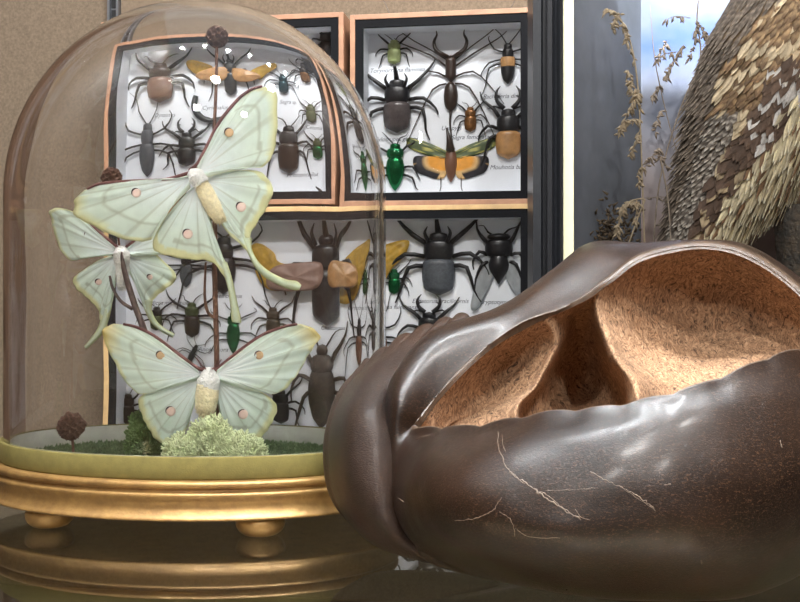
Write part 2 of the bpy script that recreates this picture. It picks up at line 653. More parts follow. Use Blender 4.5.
# lanternfly
m_lf = mat('wing_orange_black', (230, 150, 40), .5, attr=True, vary=(200, .15))
lf = empty('pinned_lanternfly', WW(*WL(451, 160, .0245), .0245), 'orange and green winged lanternfly with black wing tips at the bottom centre of the case', 'lanternfly', 'pinned insects in the display cases', (0, 0, -WA))
org = WL(451, 160, .0245)


def polar_wing(root, outline, colf, name, parent, org, d, m, rings=9, plane=None):
    pts = []
    def tp(x, y):
        u, v = WL(x, y, d)
        return Vector((u - org[0], 0, v - org[1]))
    ro = tp(*root)
    q = spline([tp(*p) for p in outline], 6, False)
    mb = MB()
    rows, cols = [], []
    for i in range(rings + 1):
        t = i / rings
        rows.append([ro.lerp(p, t) + Vector((0, -.0012 * sin(pi * t), 0)) for p in q])
        cols += [colf(t, k / (len(q) - 1)) for k in range(len(q))]
    mb.grid(rows, False, cols)
    o = mb.build(name, m, parent)
    s = o.modifiers.new('s', 'SOLIDIFY')
    s.thickness = .0003
    return o


def c_hind(t, s):
    if t > .72 and s < .72 and noise.noise(Vector((t * 5, s * 5, 0))) > -.5:
        return lin((34, 32, 38)) if t > .75 else lin((120, 90, 50))
    return lin((222, 150, 44)) if t < .62 else lin((214, 176, 120))


def c_fore(t, s):
    n = noise.noise(Vector((t * 9, s * 6, 3)))
    return lin((176, 172, 96)) if n > .12 else lin((78, 92, 58))


for s in (-1, 1):
    mx = lambda l: [(451 + s * (x - 451), y) for x, y in l]
    polar_wing(mx([(452, 157)])[0], mx([(453, 152), (470, 144), (485, 139), (495, 138), (494, 147), (482, 153), (465, 159)]), c_fore, 'forewing', lf, org, .0235, m_lf)
    polar_wing(mx([(452, 158)])[0], mx([(470, 157), (486, 156), (489, 163), (485, 172), (476, 176), (466, 179), (458, 178), (454, 170)]), c_hind, 'hindwing', lf, org, .0245, m_lf)
    MB().tube([(s * .002, 0, -.005), (s * .008, 0, -.012), (s * .0085, 0, -.022), (s * .0095, 0, -.026)], [.0006, .0005, .0004, .0003], 5).build('leg', darkbr, lf)
b = blob(oval(-.019, .012, .0052, .5, tip=.3), .004)
b.build('abdomen', brown, lf).location = (0, -.001, 0)
MB().tube([(0, -.003, .008), (-.001, -.005, .016), (-.003, -.005, .026)], [.004, .0024, .0008], 8).build('snout', darkbr, lf)

# --- lower case, direct view
insect(caseD, 'rhino', 'pinned_rhinoceros_beetle', 'beetle', 'large black-grey beetle with a curled head horn above the printed label in the lower case', 439, 262, 66, 33, K3(greyb, black), leg=1.15, ant=1.1)
ci = insect(caseD, 'cicada', 'pinned_cicada', 'cicada', 'black cicada with pale wings in the top right corner of the lower case', 499, 259, 50, 27, K3(black, black), leg=.6)
o_ = WL(499, 259, .0255)
for nm, pl in (('wing', [(488, 247), (482, 265), (474, 290), (471, 308), (478, 309), (490, 285), (496, 262)]), ('wing', [(508, 247), (515, 262), (521, 278), (519, 295), (512, 290), (504, 270)])):
    flat_wing(pl, o_, .0255, wingc, nm, ci)
insect(caseD, 'stag', 'pinned_stag_beetle', 'beetle', 'black stag beetle with open jaws half hidden behind the top of the shell bowl', 429.5, 331, 42, 24, K3(black, black), leg=1.0)
insect(caseD, 'beetle', 'pinned_beetle', 'beetle', 'small metallic green beetle just right of the glass dome edge', 394.5, 281, 26, 12, K3(green, green), leg=1.2)
# --- lower case, behind the dome
sp = insect(caseD, 'spread', 'pinned_rhinoceros_beetle', 'beetle', 'big dark horned beetle with spread brown wing cases and yellow wings behind the dome', 324, 276, 100, 40, K3(brown, black), thru=True, leg=.8, ant=1.3)
o_ = WL(*und(324, 275), .0255)
D_ = lambda l: [und(x, y) for x, y in l]
flat_wing(D_([(318, 262), (296, 262), (276, 265), (266, 276), (270, 288), (290, 290), (312, 288), (320, 278)]), o_, .0135, pinkbr, 'wing_case', sp, .0012)
flat_wing(D_([(327, 262), (340, 261), (354, 265), (357, 276), (352, 285), (338, 286), (326, 284)]), o_, .0135, tanm, 'wing_case', sp, .0012)
flat_wing(D_([(300, 284), (278, 290), (262, 284), (252, 262), (251, 245), (262, 243), (274, 252), (280, 262), (310, 270)]), o_, .024, wingy, 'hindwing', sp)
flat_wing([(352, 270), (358, 258), (372, 249), (388, 243), (404, 239), (410, 242), (404, 256), (392, 268), (380, 288), (366, 300), (352, 302), (340, 296), (335, 280)], o_, .024, wingy, 'hindwing', sp)
insect(caseD, 'bug', 'pinned_water_bug', 'water bug', 'giant flat brown water bug right of the lowest pale moth', 320, 386, 84, 33, K3(greybr, greybr, greybr), thru=True, leg=.7, legw=1.3)
insect(caseD, 'longhorn', 'pinned_beetle', 'beetle', 'slender beetle with rusty brown wing cases beside the right dome wall', 358, 341, 52, 15, K3(brown, black), thru=True, leg=1.0, ant=.6)
insect(caseD, 'beetle', 'pinned_beetle', 'beetle', 'small dark green spotted beetle left of the twig above the lowest moth', 193, 319, 38, 18, K3(darkbr, olive), thru=True, leg=1.5)
insect(caseD, 'jewel', 'pinned_jewel_beetle', 'beetle', 'dark green beetle below the tail of the upper moth right of the twig', 233, 333, 42, 13, K3(green, green), thru=True, leg=2.6)
insect(caseD, 'longhorn', 'pinned_beetle', 'beetle', 'black long-legged beetle right of the twig under the upper moth', 224, 264, 62, 24, K3(black, black), thru=True, leg=1.3, ant=.6)
insect(caseD, 'beetle', 'pinned_beetle', 'beetle', 'small dark green beetle behind the right tail of the rear moth', 158, 318, 26, 13, K3(olive, black), thru=True, leg=1.4)
insect(caseD, 'longhorn', 'pinned_beetle', 'beetle', 'dark grey beetle with wide crossed legs between the two upper moths', 187, 268, 40, 14, K3(greyb, black), thru=True, leg=2.2, ant=1.2)
insect(caseD, 'beetle', 'pinned_beetle', 'beetle', 'grey-brown beetle just above the right forewing of the lowest moth', 272, 322, 34, 15, K3(greybr, greybr, darkbr), thru=True, leg=1.3)
insect(caseD, 'beetle', 'pinned_beetle', 'beetle', 'dark beetle showing only its legs under the right forewing of the lowest moth', 279, 405, 36, 18, K3(black, black), thru=True, leg=1.1)
insect(caseD, 'beetle', 'pinned_beetle', 'beetle', 'dark brown beetle half hidden under the left forewing of the lowest moth', 130, 408, 34, 16, K3(darkbr, darkbr), thru=True, leg=1.1)
insect(caseD, 'longhorn', 'pinned_beetle', 'beetle', 'thin black insect between the small spotted beetle and the lowest moth', 193, 354, 24, 7, K3(black, black), ang=30, thru=True, leg=1.6, ant=1)
# --- upper left case
insect(caseB, 'beetle', 'pinned_beetle', 'beetle', 'large reddish-brown beetle with a dark head, topmost left inside the dome view', 162, 84, 48, 29, K3(brown, darkbr), thru=True, leg=.9)
s2 = insect(caseB, 'spread', 'pinned_beetle', 'beetle', 'black beetle with opened tan wing cases behind the round seed head', 230, 78, 46, 17, K3(tanm, black), thru=True, leg=1.4, ant=.3)
o_ = WL(*und(230, 78), .0255)
for pl in ([(229, 71), (215, 70), (200, 74), (195, 79), (205, 83), (222, 83)], [(232, 71), (245, 72), (256, 76), (259, 80), (248, 84), (234, 82)]):
    flat_wing(D_(pl), o_, .020, tanm, 'wing_case', s2, .0008)
for pl in ([(212, 70), (204, 66), (192, 63), (185, 65), (188, 72), (198, 77)], [(250, 74), (262, 68), (272, 66), (274, 70), (266, 76), (258, 82)]):
    flat_wing(D_(pl), o_, .023, wingy, 'hindwing', s2)
insect(caseB, 'beetle', 'pinned_beetle', 'beetle', 'small blue-grey beetle right of the raised forewing tip of the upper moth', 281, 86, 24, 12, K3(bluegreen, bluegreen), thru=True, leg=1.4)
insect(caseB, 'beetle', 'pinned_beetle', 'beetle', 'glossy bronze-brown beetle in the upper right corner of the upper left case', 303, 77, 24, 13, K3(bronze, darkbr), thru=True, leg=1.1)
insect(caseB, 'beetle', 'pinned_beetle', 'beetle', 'small dark green beetle in the right column of the upper left case', 310, 115, 22, 12, K3(olive, olive), thru=True, leg=1.0)
insect(caseB, 'beetle', 'pinned_beetle', 'beetle', 'small light green beetle lowest in the right column of the upper left case', 315, 150, 24, 12, K3(green, olive), thru=True, leg=1.0)
insect(caseB, 'longhorn', 'pinned_beetle', 'beetle', 'long grey beetle lower left of the large reddish-brown beetle', 149, 150, 60, 18, K3(greyb, greyb), thru=True, leg=1.1, ant=.6)
insect(caseB, 'stag', 'pinned_stag_beetle', 'beetle', 'black wide-jawed beetle just above the body of the upper moth', 188, 150, 36, 20, K3(black, black), thru=True, leg=1.1)
insect(caseB, 'beetle', 'pinned_beetle', 'beetle', 'large rough dark beetle right of the upper moth forewing', 287, 150, 52, 21, K3(darkbr, black), thru=True, leg=1.0)
insect(caseB, 'rhino', 'pinned_rhinoceros_beetle', 'beetle', 'black beetle in the corner seen directly above the dome shoulder', 327, 43, 30, 15, K3(black, black), leg=.9, ant=.5)
# curled scorpion
e = empty('pinned_scorpion', WW(*WL(*und(205, 118), .0255), .0235), 'curved black scorpion tail beside the twig under the seed head', 'scorpion', 'pinned insects in the display cases', (0, 0, -WA))
MB().tube([(-.008, 0, .018), (-.009, -.001, .008), (-.004, -.001, -.001), (.004, 0, -.005), (.012, 0, -.004), (.02, 0, -.001)], [.0028, .0034, .003, .0022, .0018, .0008], 8).build('tail', black, e)
blob(oval(-.012, .003, .005, .5), .003).build('abdomen', black, e).location = (.012, 0, -.006)
for s in (-1, 1):
    for q in (0, .6):
        MB().tube([(.012, 0, -.008), (.012 + s * .007, -.001, -.008 + q * .008), (.012 + s * .011, 0, -.014 + q * .02)], [.0008, .0007, .0004], 5).build('leg', black, e)
# ============================================================ glass dome on gilt base
CX, CY = -.1178, .611
DW = radians(10)
dome = empty('glass_dome_display', (CX, CY, 0), 'large oval glass cloche on a gilt base with an olive felt band', 'glass dome', None, (0, 0, -DW))
OA, OB = .1108, .0740


def oval_rows(prof, seg, center=None):
    """rows of an oval turned profile: offsets from the dome's oval"""
    return [[((OA + r) * cos(2 * pi * k / seg), (OB + r) * sin(2 * pi * k / seg), z) for k in range(seg)] for r, z in prof]


gold = mat('gilt', (118, 88, 50), .42, .5, vary=(90, .3), bump=(500, .5, .0004), col2=(156, 122, 72))
prof = [(.0020, .0292), (.0042, .0294), (.0062, .0290), (.0072, .0276), (.0068, .0260), (.0056, .0252), (.0052, .0246), (.0060, .0238), (.0074, .0234),
        (.0080, .0222), (.0074, .0206), (.0066, .0190), (.0064, .0170), (.0070, .0148), (.0082, .0128), (.0094, .0116), (.0098, .0108), (.0094, .0101), (.0080, .0098)]
pr2 = [tuple(p)[:2] for p in spline([Vector((a, b, 0)) for a, b in prof], 3)]
mb = MB()
mb.grid(oval_rows(pr2, 128), True)
mb.f.append(tuple(range(128)))
nv = len(mb.v)
mb.f.append(tuple(range(nv - 128, nv)))
ob = mb.build('base', gold, dome)
ft = [(0, .0102), (.0070, .0102), (.0108, .0098), (.0124, .0082), (.0126, .0062), (.0118, .0036), (.0098, .0014), (.0070, .0003), (0, .0001)]
f2 = [tuple(p)[:2] for p in spline([Vector((x, y, 0)) for x, y in ft], 4)]
for fx, fy in ((-.0578, -.0585), (.0578, -.0585), (-.0578, .0585), (.0578, .0585)):
    MB().grid(lathe([(max(0, x), y) for x, y in f2], 32, (fx, fy, 0)), True).build('foot', gold, dome)
felt = mat('olive_felt', (102, 93, 52), .85, vary=(180, .14), bump=(1500, .3, .0003), spec=.15)
MB().grid(oval_rows([(.0003, .0293), (.0022, .0293), (.0024, .0300), (.0024, .0402), (.0020, .0408), (.0003, .0408), (.0003, .0293)], 128), True).build('felt_band', felt, dome)
band_grey = mat('band_inside_grey', (160, 160, 148), .8, vary=(90, .12))
MB().grid(oval_rows([(-.0044, .0293), (-.0040, .0293), (-.0040, .0406), (-.0044, .0406), (-.0044, .0293)], 128), True).build('band_inside', band_grey, dome)  # inner face of the felt band, its unlit grey put into the colour

# the glass itself: outer and inner surface, rounded foot
t = .0031
zc = .179
SEG = 200
st = [.0294, .04, .05, .06, .07, .08, .09, .10, .11, .12, .13, .14, .15, .16, .17]
rows = []
for z in st:
    rows.append([(OA * cos(2 * pi * k / SEG), OB * sin(2 * pi * k / SEG), z) for k in range(SEG)])
NA = 72
for i_ in range(NA):
    f_ = cos(i_ * pi / 2 / NA); g_ = sin(i_ * pi / 2 / NA)
    rows.append([(OA * f_ * cos(2 * pi * k / SEG), OB * f_ * sin(2 * pi * k / SEG), zc + OA * g_) for k in range(SEG)])
mb = MB()
inn = []
IA, IB = OA - t, OB - t


def wob(a, z, s=1):
    return (.00006 * noise.noise(Vector((cos(a) * 4, sin(a) * 4, z * 34))) + .00002 * noise.noise(Vector((cos(a) * 13, sin(a) * 13, z * 20 + 7)))) * s


for z in st:
    inn.append([((IA + wob(2 * pi * k / SEG, z)) * cos(2 * pi * k / SEG), (IB + wob(2 * pi * k / SEG, z)) * sin(2 * pi * k / SEG), z) for k in range(SEG)])
for i_ in range(NA):
    f_ = cos(i_ * pi / 2 / NA); g_ = sin(i_ * pi / 2 / NA)
    s_ = min(1, f_ * 3)
    inn.append([((IA + wob(2 * pi * k / SEG, zc + g_ * .1, s_)) * f_ * cos(2 * pi * k / SEG), (IB + wob(2 * pi * k / SEG, zc + g_ * .1, s_)) * f_ * sin(2 * pi * k / SEG), zc + IA * g_) for k in range(SEG)])
mb.grid(rows, True)
no_ = len(mb.v)
mb.v.append((0, 0, zc + OA))
for k in range(SEG):
    mb.f.append((no_ - SEG + k, no_ - SEG + (k + 1) % SEG, no_))
o2_ = len(mb.v)
mb.grid(inn, True)
ni_ = len(mb.v)
mb.v.append((0, 0, zc + IA))
for k in range(SEG):
    mb.f.append((ni_ - SEG + k, ni_ - SEG + (k + 1) % SEG, ni_))
for k in range(SEG):
    j = (k + 1) % SEG
    mb.f.append((k, j, o2_ + j, o2_ + k))
m, nt, p, out = new_mat('clear_glass')
p.inputs['Base Color'].default_value = (1, 1, 1, 1)
p.inputs['Roughness'].default_value = 0
p.inputs['IOR'].default_value = 1.5
p.inputs['Transmission Weight'].default_value = 1
mb.build('glass_cloche', m, dome)


def in_oval(x, y, f):
    u = x * cos(DW) - y * sin(DW)
    v = x * sin(DW) + y * cos(DW)
    return (u / (OA * f)) ** 2 + (v / (OB * f)) ** 2 < 1


# ============================================================ inside the dome
TZ = .0293                                  # top of the base board


def inside(px, py, Y):
    return P(px, py, Y)


def tuft_field(n, rmax, zb, h, col, seed, name, m, test=None):
    r = random.Random(seed)
    mb = MB()
    for i in range(n):
        a = r.uniform(0, 2 * pi)
        rad = rmax * sqrt(r.random())
        x, y = CX + rad * cos(a), CY + rad * sin(a)
        if not in_oval(x - CX, y - CY, .94):
            continue
        if y < CY - .03:
            if r.random() < .7:
                continue
        hh = h * r.uniform(.5, 1.1)
        s = r.uniform(.0009, .0016)
        b = r.uniform(0, pi)
        dx, dy = cos(b) * s, sin(b) * s
        lx, ly = r.uniform(-.001, .001), r.uniform(-.001, .001)
        mb.add([(x - dx, y - dy, zb), (x + dx, y + dy, zb), (x + lx + dx * .3, y + ly + dy * .3, zb + hh), (x - dy, y + dx, zb), (x + dy, y - dx, zb), (x + lx, y + ly, zb + hh * .9)], [(0, 1, 2), (3, 4, 5)])
    return mb


moss_d = mat('moss_dark_green', (100, 116, 84), .9, vary=(300, .45), spec=.1)
moss_l = mat('moss_pale_green', (212, 220, 176), .9, vary=(260, .25), spec=.1)
moss_m = mat('moss_mid_green', (104, 128, 82), .9, vary=(300, .3), spec=.1)
mb = tuft_field(15000, .1045, TZ, .0030, None, 3, 'moss', moss_d)
mb.grid([[(CX + r * (OA * cos(q_) * cos(DW) + OB * sin(q_) * sin(DW)), CY + r * (-OA * cos(q_) * sin(DW) + OB * sin(q_) * cos(DW)), z) for q_ in [2 * pi * k / 64 for k in range(64)]] for r, z in ((.001, TZ + .001), (.5, TZ + .001), (.94, TZ + .001), (.94, TZ))], True)
tag(mb.build('moss_carpet', moss_d, smooth=False), 'dark green moss carpet covering the floor inside the dome', 'moss', kind='stuff')


def lichen(cx, cy, cz, rx, ry, rz, n, rad, m, label, seed):
    """a cushion of branching lichen stems"""
    r = random.Random(seed)
    mb = MB()
    for i in range(n):
        th = 2 * pi * r.random()
        ph = asin(r.random() ** .8)
        d = Vector((cos(th) * cos(ph), sin(th) * cos(ph), sin(ph)))
        p0 = Vector((cx + d.x * rx * .45, cy + d.y * ry * .45, cz + d.z * rz * .45))
        bump_ = 1 + .22 * noise.noise(d * 3.1 + Vector((seed, 0, 0)))
        p1 = Vector((cx + d.x * rx * .84 * bump_, cy + d.y * ry * .84 * bump_, cz + d.z * rz * .84 * bump_))
        mid = p0.lerp(p1, .5) + Vector([r.uniform(-1, 1) * .0014 for _ in range(3)])
        mb.tube([p0, mid, p1], [rad * 1.3, rad, rad], 4, 1)
        for k in range(5):
            e = p1 + Vector([d[j] * [rx, ry, rz][j] * .08 + r.uniform(-1, 1) * .0024 for j in range(3)])
            mb.tube([p1, p1.lerp(e, .5) + Vector([r.uniform(-1, 1) * .0006 for _ in range(3)]), e], [rad, rad * 1.1, rad * .8], 5, 1)
    # dense heart so that it reads solid
    rows = [[(cx + rx * .6 * cos(a * pi / 2 / 6) * cos(2 * pi * k / 16), cy + ry * .6 * cos(a * pi / 2 / 6) * sin(2 * pi * k / 16), cz + rz * .6 * sin(a * pi / 2 / 6)) for k in range(16)] for a in range(7)]
    mb.grid(rows, True)
    return tag(mb.build('moss_clump', m), label, 'moss clump')


q = inside(212, 452, .574)
lichen(q.x, q.y, TZ, .0165, .011, .0290, 420, .00052, moss_l, 'tall pale green lichen clump in front of the lowest moth', 5)
q = inside(243, 452, .570)
lichen(q.x, q.y, TZ, .0140, .009, .0195, 300, .00052, moss_l, 'lower pale lichen clump under the right hindwing of the lowest moth', 6)
q = inside(180, 452, .572)
lichen(q.x, q.y, TZ, .0100, .008, .0190, 170, .00052, moss_l, 'small pale lichen clump at the left foot of the tall one', 16)
q = inside(148, 452, .618)
lichen(q.x, q.y, TZ, .0130, .011, .028, 260, .0006, moss_m, 'dark green moss clump behind the left hindwing of the lowest moth', 7)
q = inside(226, 452, .622)
lichen(q.x, q.y, TZ, .012, .01, .032, 200, .0006, moss_m, 'dark green moss clump tucked behind the body of the lowest moth', 8)

# twigs
twig_m = mat('twig_bark', (118, 84, 66), .7, vary=(300, .35), bump=(900, .5, .0004))
twig_g = mat('twig_bark_grey', (104, 88, 82), .7, vary=(300, .35), bump=(900, .5, .0004))


def tw(pts, Y):
    return [P(x, y, Y) for x, y in pts]


tg = empty('twig', P(216, 450, .604), 'tall straight brown twig carrying the upper moth and a seed head', 'twig')
base = tg.location.copy()
rel = lambda l: [p - base for p in l]
Ya = .604
MB().tube(rel(tw([(216, 464), (217, 400), (217, 365), (216, 320), (215, 280), (215, 240), (214, 190), (214, 140), (216, 90), (217, 46)], Ya)),
          [.0017, .0017, .0016, .0015, .0014, .0014, .0011, .001, .0009, .0009], 8, 4).build('stem', twig_m, tg)
MB().tube(rel(tw([(215, 318), (208, 312), (205, 295), (206, 262)], Ya)), [.001, .0009, .0008, .0006], 7, 4).build('side_branch', twig_m, tg)
tg2 = empty('twig', P(156, 450, .632), 'forked grey-brown twig rising behind the lowest moth to the rear moth', 'twig')
base = tg2.location.copy()
MB().tube(rel(tw([(156, 464), (154, 400), (149, 350), (143, 326), (136, 308), (129, 286), (124, 266), (122, 252)], .632)), [.002, .002, .002, .002, .0019, .0018, .0015, .001], 8, 4).build('stem', twig_g, tg2)
MB().tube(rel(tw([(133, 309), (121, 301), (113, 288), (110, 276)], .632)), [.0012, .001, .0009, .0007], 7, 4).build('side_branch', twig_g, tg2)


def fib(n):
    return [Vector((sqrt(1 - z * z) * cos(k * 2.399963), sqrt(1 - z * z) * sin(k * 2.399963), z)) for k, z in ((k, 1 - (2 * k + 1) / n) for k in range(n))]


seed_m = mat('seed_head_brown', (96, 68, 54), .75, vary=(500, .4))


def seed_ball(px, py, Y, rp, label, stem_to=None, n=40, lumpy=0):
    c = P(px, py, Y)
    rad = rp * Y / F
    e = empty('seed_head', c, label, 'seed head')
    cen = fib(n)
    rows = []
    A, B = 56, 84
    for i in range(A + 1):
        th = pi * i / A
        r_ = []
        for k in range(B):
            d = Vector((sin(th) * cos(2 * pi * k / B), sin(th) * sin(2 * pi * k / B), cos(th)))
            ds = sorted([(d - q).length for q in cen])[:2]
            edge = (ds[1] - ds[0]) * sqrt(n) / 3.2          # 0 on the ridges
            rr = rad * (1.02 - .42 * min(1, edge * 2.1) + lumpy * noise.noise(d * 2.2) + .05 * noise.noise(d * 9))
            r_.append(d * rr)
        rows.append(r_)
    MB().grid(rows, True).build('seed_pod', seed_m, e)
    if stem_to:
        q = [P(x, y, Y) - c for x, y in stem_to]
        MB().tube(q, [.0008] * len(q), 6, 3).build('stalk', twig_m, e)
    return e


seed_ball(217.5, 37.5, .604, 11.5, 'round pitted brown seed head on top of the tall twig')
seed_ball(112, 178, .640, 11, 'round brown seed head peeking over the left forewing of the upper moth', [(112, 185), (116, 210), (120, 250), (124, 275)], 40)
seed_ball(72, 426, .600, 14, 'dark lumpy seed head standing in the moss at far left of the dome', [(73, 436), (74, 447), (74, 462)], 70, .2)

# ============================================================ moths
m_wing = mat('moth_wing', (205, 220, 200), .75, attr=True, vary=(140, .06), spec=.15, trans=.22, bump=(500, .1, .0002))
m_costa = mat('moth_costa', (116, 74, 70), .7)
m_eye = mat('moth_eyespot_pink', (234, 208, 194), .7)
m_eyeo = mat('moth_eyespot_tan', (206, 172, 130), .7)
m_dark = mat('moth_eyespot_dark', (58, 44, 44), .7)
m_fur = mat('moth_fur', (240, 240, 234), .95, vary=(700, .12), bump=(900, .8, .0012), sheen=.4)
m_furc = mat('moth_abdomen', (238, 226, 184), .95, vary=(500, .15), bump=(700, .8, .0014), sheen=.3)
Mint, MintB, Yel, Oli = (224, 238, 224), (234, 244, 246), (224, 224, 170), (172, 180, 158)


def mixc(a, b, t):
    t = max(0, min(1, t))
    return tuple(a[i] + (b[i] - a[i]) * t for i in range(3))


def moth_wing(moth, org, Yf, root, outline, name, seed=0, band=None, marg=.94, ymarg=None, rings=26, nveins=9, camber=.0018, ytip=None, step=7):
    """wing grid: rays from the root to the outline; margin, veins and bands are wing pigment"""
    ro = P(root[0], root[1], Yf(*root)) - org
    ctrl = [P(x, y, Yf(x, y)) - org for x, y in outline]
    q = spline(ctrl, step, False)
    n = len(q)
    rows, cols = [], []
    for i in range(rings + 1):
        t = (i / rings) ** .85
        row = []
        for k, p in enumerate(q):
            s = k / (n - 1)
            if .15 < s < .9:
                p = ro.lerp(p, 1 + .005 * sin(s * nveins * 2 * pi * 1.5 + seed))
            wv = .0006 * t * sin(s * nveins * 2 * pi + seed)
            v = ro.lerp(p, t)
            v.y += -camber * sin(pi * min(1, t)) + wv * .5 + .0014 * max(0, t - .75) / .25 * noise.noise(Vector((s * 16, seed, 2)))
            row.append(v)
            c = mixc(MintB, Mint, t * 1.4)
            vein = abs(((s * nveins) % 1) - .5) * 2
            if vein > .86 and t > .12:
                c = mixc(c, Oli, .38)
            bd = band if band else .68
            if abs(t - bd - .02 * sin(s * 7 + seed)) < .02 and .3 < s < .84:
                c = mixc(c, Oli, .55)
            mg = marg + .02 * noise.noise(Vector((s * 8, seed, 0)))
            if t > mg:
                c = mixc(c, Yel, .8)
            if ymarg and ymarg[0] < s < ymarg[1]:
                c = mixc(c, Yel, (t - .87) / .13)
            if ytip is not None and abs(s - ytip) < .12 and t > .8:
                c = mixc(c, (214, 190, 110), (1 - abs(s - ytip) / .12) * (t - .8) / .2)
            c = mixc(c, (242, 242, 238), .8 * max(0, 1 - t * 2.6) * (.6 + .4 * sin(s * 60)))
            cols.append(lin(c))
        rows.append(row)
    mb = MB()
    mb.grid(rows, False, cols)
    o = mb.build(name, m_wing, moth)
    s = o.modifiers.new('s', 'SOLIDIFY')
    s.thickness = .00025
    return o


def tail_strip(moth, org, Yf, left, right, seed=1):
    a = spline([P(x, y, Yf(x, y)) - org for x, y in left], 6)
    b = spline([P(x, y, Yf(x, y)) - org for x, y in right], 6)
    rows, cols = [], []
    for i in range(len(a)):
        r_ = []
        for j in range(7):
            t = j / 6
            v = a[i].lerp(b[i], t)
            v.y -= .0012 * sin(pi * t)
            r_.append(v)
            cols.append(lin(mixc((200, 204, 150), Mint, sin(pi * t) * .7)))
        rows.append(r_)
    mb = MB().grid(rows, False, cols)
    o = mb.build('wing_tail', m_wing, moth)
    s = o.modifiers.new('s', 'SOLIDIFY')
    s.thickness = .00025


def eyespot(parent, org, px, py, Y, r, m=None, ang=135):
    c = P(px, py, Y) - org
    k = Y / F
    seg = 20
    mb = MB()
    mb.grid([[Vector((c.x + r * k * f * cos(2 * pi * j / seg), c.y - h, c.z + r * k * f * sin(2 * pi * j / seg))) for j in range(seg)] for f, h in ((1, 0), (.95, .0003), (.5, .0004), (.02, .0004))], True)
    o = mb.build('eyespot', m or m_eye, parent)
    pts = [Vector((c.x + r * k * .95 * cos(radians(ang + a)), c.y - .0004, c.z + r * k * .95 * sin(radians(ang + a)))) for a in range(-70, 71, 20)]
    MB().tube(pts, [.0001, .0002, .0003, .0004, .0004, .0003, .0002, .0001], 5, 2).build('eyespot_crescent', m_dark, parent)


def costa(parent, org, Yf, pts, w=.0007):
    q = [P(x, y, Yf(x, y) - .0006) - org for x, y in pts]
    n = len(q)
    MB().tube(q, [w * (1.35 - .6 * i / (n - 1)) for i in range(n)], 6, 5).build('leading_edge', m_costa, parent)


def fur_body(parent, org, pts, rads, m, name, Y, tufts=240, seed=1, tl=.0016):
    """rounded furry body built along px points"""
    r = random.Random(seed)
    q = [P(x, y, Y) - org for x, y in pts]
    k = Y / F
    rad = [a * k for a in rads]
    mb = MB()
    mb.tube(q, rad, 14, 6)
    qq = spline(q, 10)
    for i in range(tufts):
        j = r.randrange(len(qq) - 1)
        f = j / 10
        a = int(f)
        rr = rad[a] + (rad[min(a + 1, len(rad) - 1)] - rad[a]) * (f - a)
        t = (qq[j + 1] - qq[j]).normalized()
        n = Vector((t.z, 0, -t.x))
        th = r.uniform(-pi, 0)
        d = (n * cos(th) + Vector((0, 1, 0)) * sin(th))
        p0 = qq[j] + d * rr * .85
        p1 = p0 + d * tl * .6 + t * tl * r.uniform(.4, 1.2)
        mb.tube([p0, p1], [.0004, .00008], 3, 1)
    return mb.build(name, m, parent)


def plume(parent, org, Y, a, b):
    q = [P(x, y, Y) - org for x, y in (a, ((a[0] + b[0]) / 2, (a[1] + b[1]) / 2 + 1.5), b)]
    mb = MB().tube(q, [.0004, .0003, .00015], 5, 4)
    for i in range(9):
        t = .15 + .8 * i / 9
        p = q[0].lerp(q[2], t)
        d = (q[2] - q[0]).normalized()
        n = Vector((-d.z, 0, d.x))
        for s in (-1, 1):
            mb.tube([p, p + n * s * .0016 * (1 - .5 * t) + d * .0008], [.00015, .00006], 3, 1)
    mb.build('antenna', m_costa, parent)


# --- upper moth
Y0 = .580
moth = empty('luna_moth', P(200, 185, Y0), 'large pale green moth highest in the dome, tilted with one forewing raised', 'moth', 'pale green long-tailed moths in the dome')
org = moth.location.copy()
YL = lambda x, y: Y0 + .00012 * abs(x - 200) * .8 - .004
YR = YL
w1 = moth_wing(moth, org, YL, (191, 178), [(187, 175), (165, 180), (140, 181), (120, 182), (100, 184), (88, 189), (77, 198), (75, 206), (76, 216), (88, 223), (100, 229), (117, 237), (135, 241), (146, 241), (153, 238), (158, 225), (175, 205), (191, 188)], 'forewing', 1, band=.74, marg=.965, ymarg=(.35, .6))
w2 = moth_wing(moth, org, YR, (200, 172), [(196, 165), (207, 147), (217, 127), (225, 115), (240, 98), (252, 90), (262, 87), (275, 90), (277, 105), (277, 130), (275, 148), (270, 160), (262, 167), (250, 168), (228, 172), (205, 178)], 'forewing', 2, band=.78, marg=.955, ymarg=(.42, .7))
Yh = lambda x, y: YL(x, y) + .0025
w3 = moth_wing(moth, org, Yh, (197, 186), [(192, 188), (170, 212), (155, 237), (154, 249), (162, 254), (174, 257), (192, 260), (204, 260), (215, 264), (222, 274), (227, 280), (231, 283), (227, 267), (218, 245), (212, 225), (204, 195)], 'hindwing', 3, band=.8, marg=.9, ymarg=(.18, .7))
w4 = moth_wing(moth, org, Yh, (204, 180), [(206, 172), (230, 171), (250, 170), (262, 173), (270, 182), (273, 192), (267, 207), (258, 222), (251, 233), (250, 243), (251, 250), (246, 250), (240, 244), (230, 236), (220, 222), (210, 200)], 'hindwing', 4, band=.8, marg=.9, ymarg=(.3, .75))
tail_strip(moth, org, Yh, [(219, 262), (224, 275), (228, 290), (230, 304), (231, 316), (232, 322)], [(227, 262), (232, 278), (236, 296), (239, 310), (241, 318), (241, 323)])
tail_strip(moth, org, Yh, [(240, 238), (247, 252), (254, 266), (264, 277), (280, 286), (292, 290), (299, 290)], [(252, 238), (252, 249), (258, 261), (269, 271), (285, 279), (296, 281), (301, 285)])
costa(moth, org, YL, [(195, 171), (187, 174), (165, 180), (140, 181), (120, 182), (100, 184), (88, 189)], .0009)
costa(moth, org, YR, [(190, 171), (198, 164), (207, 147), (217, 127), (225, 115), (240, 98), (252, 90), (262, 87)], .0009)
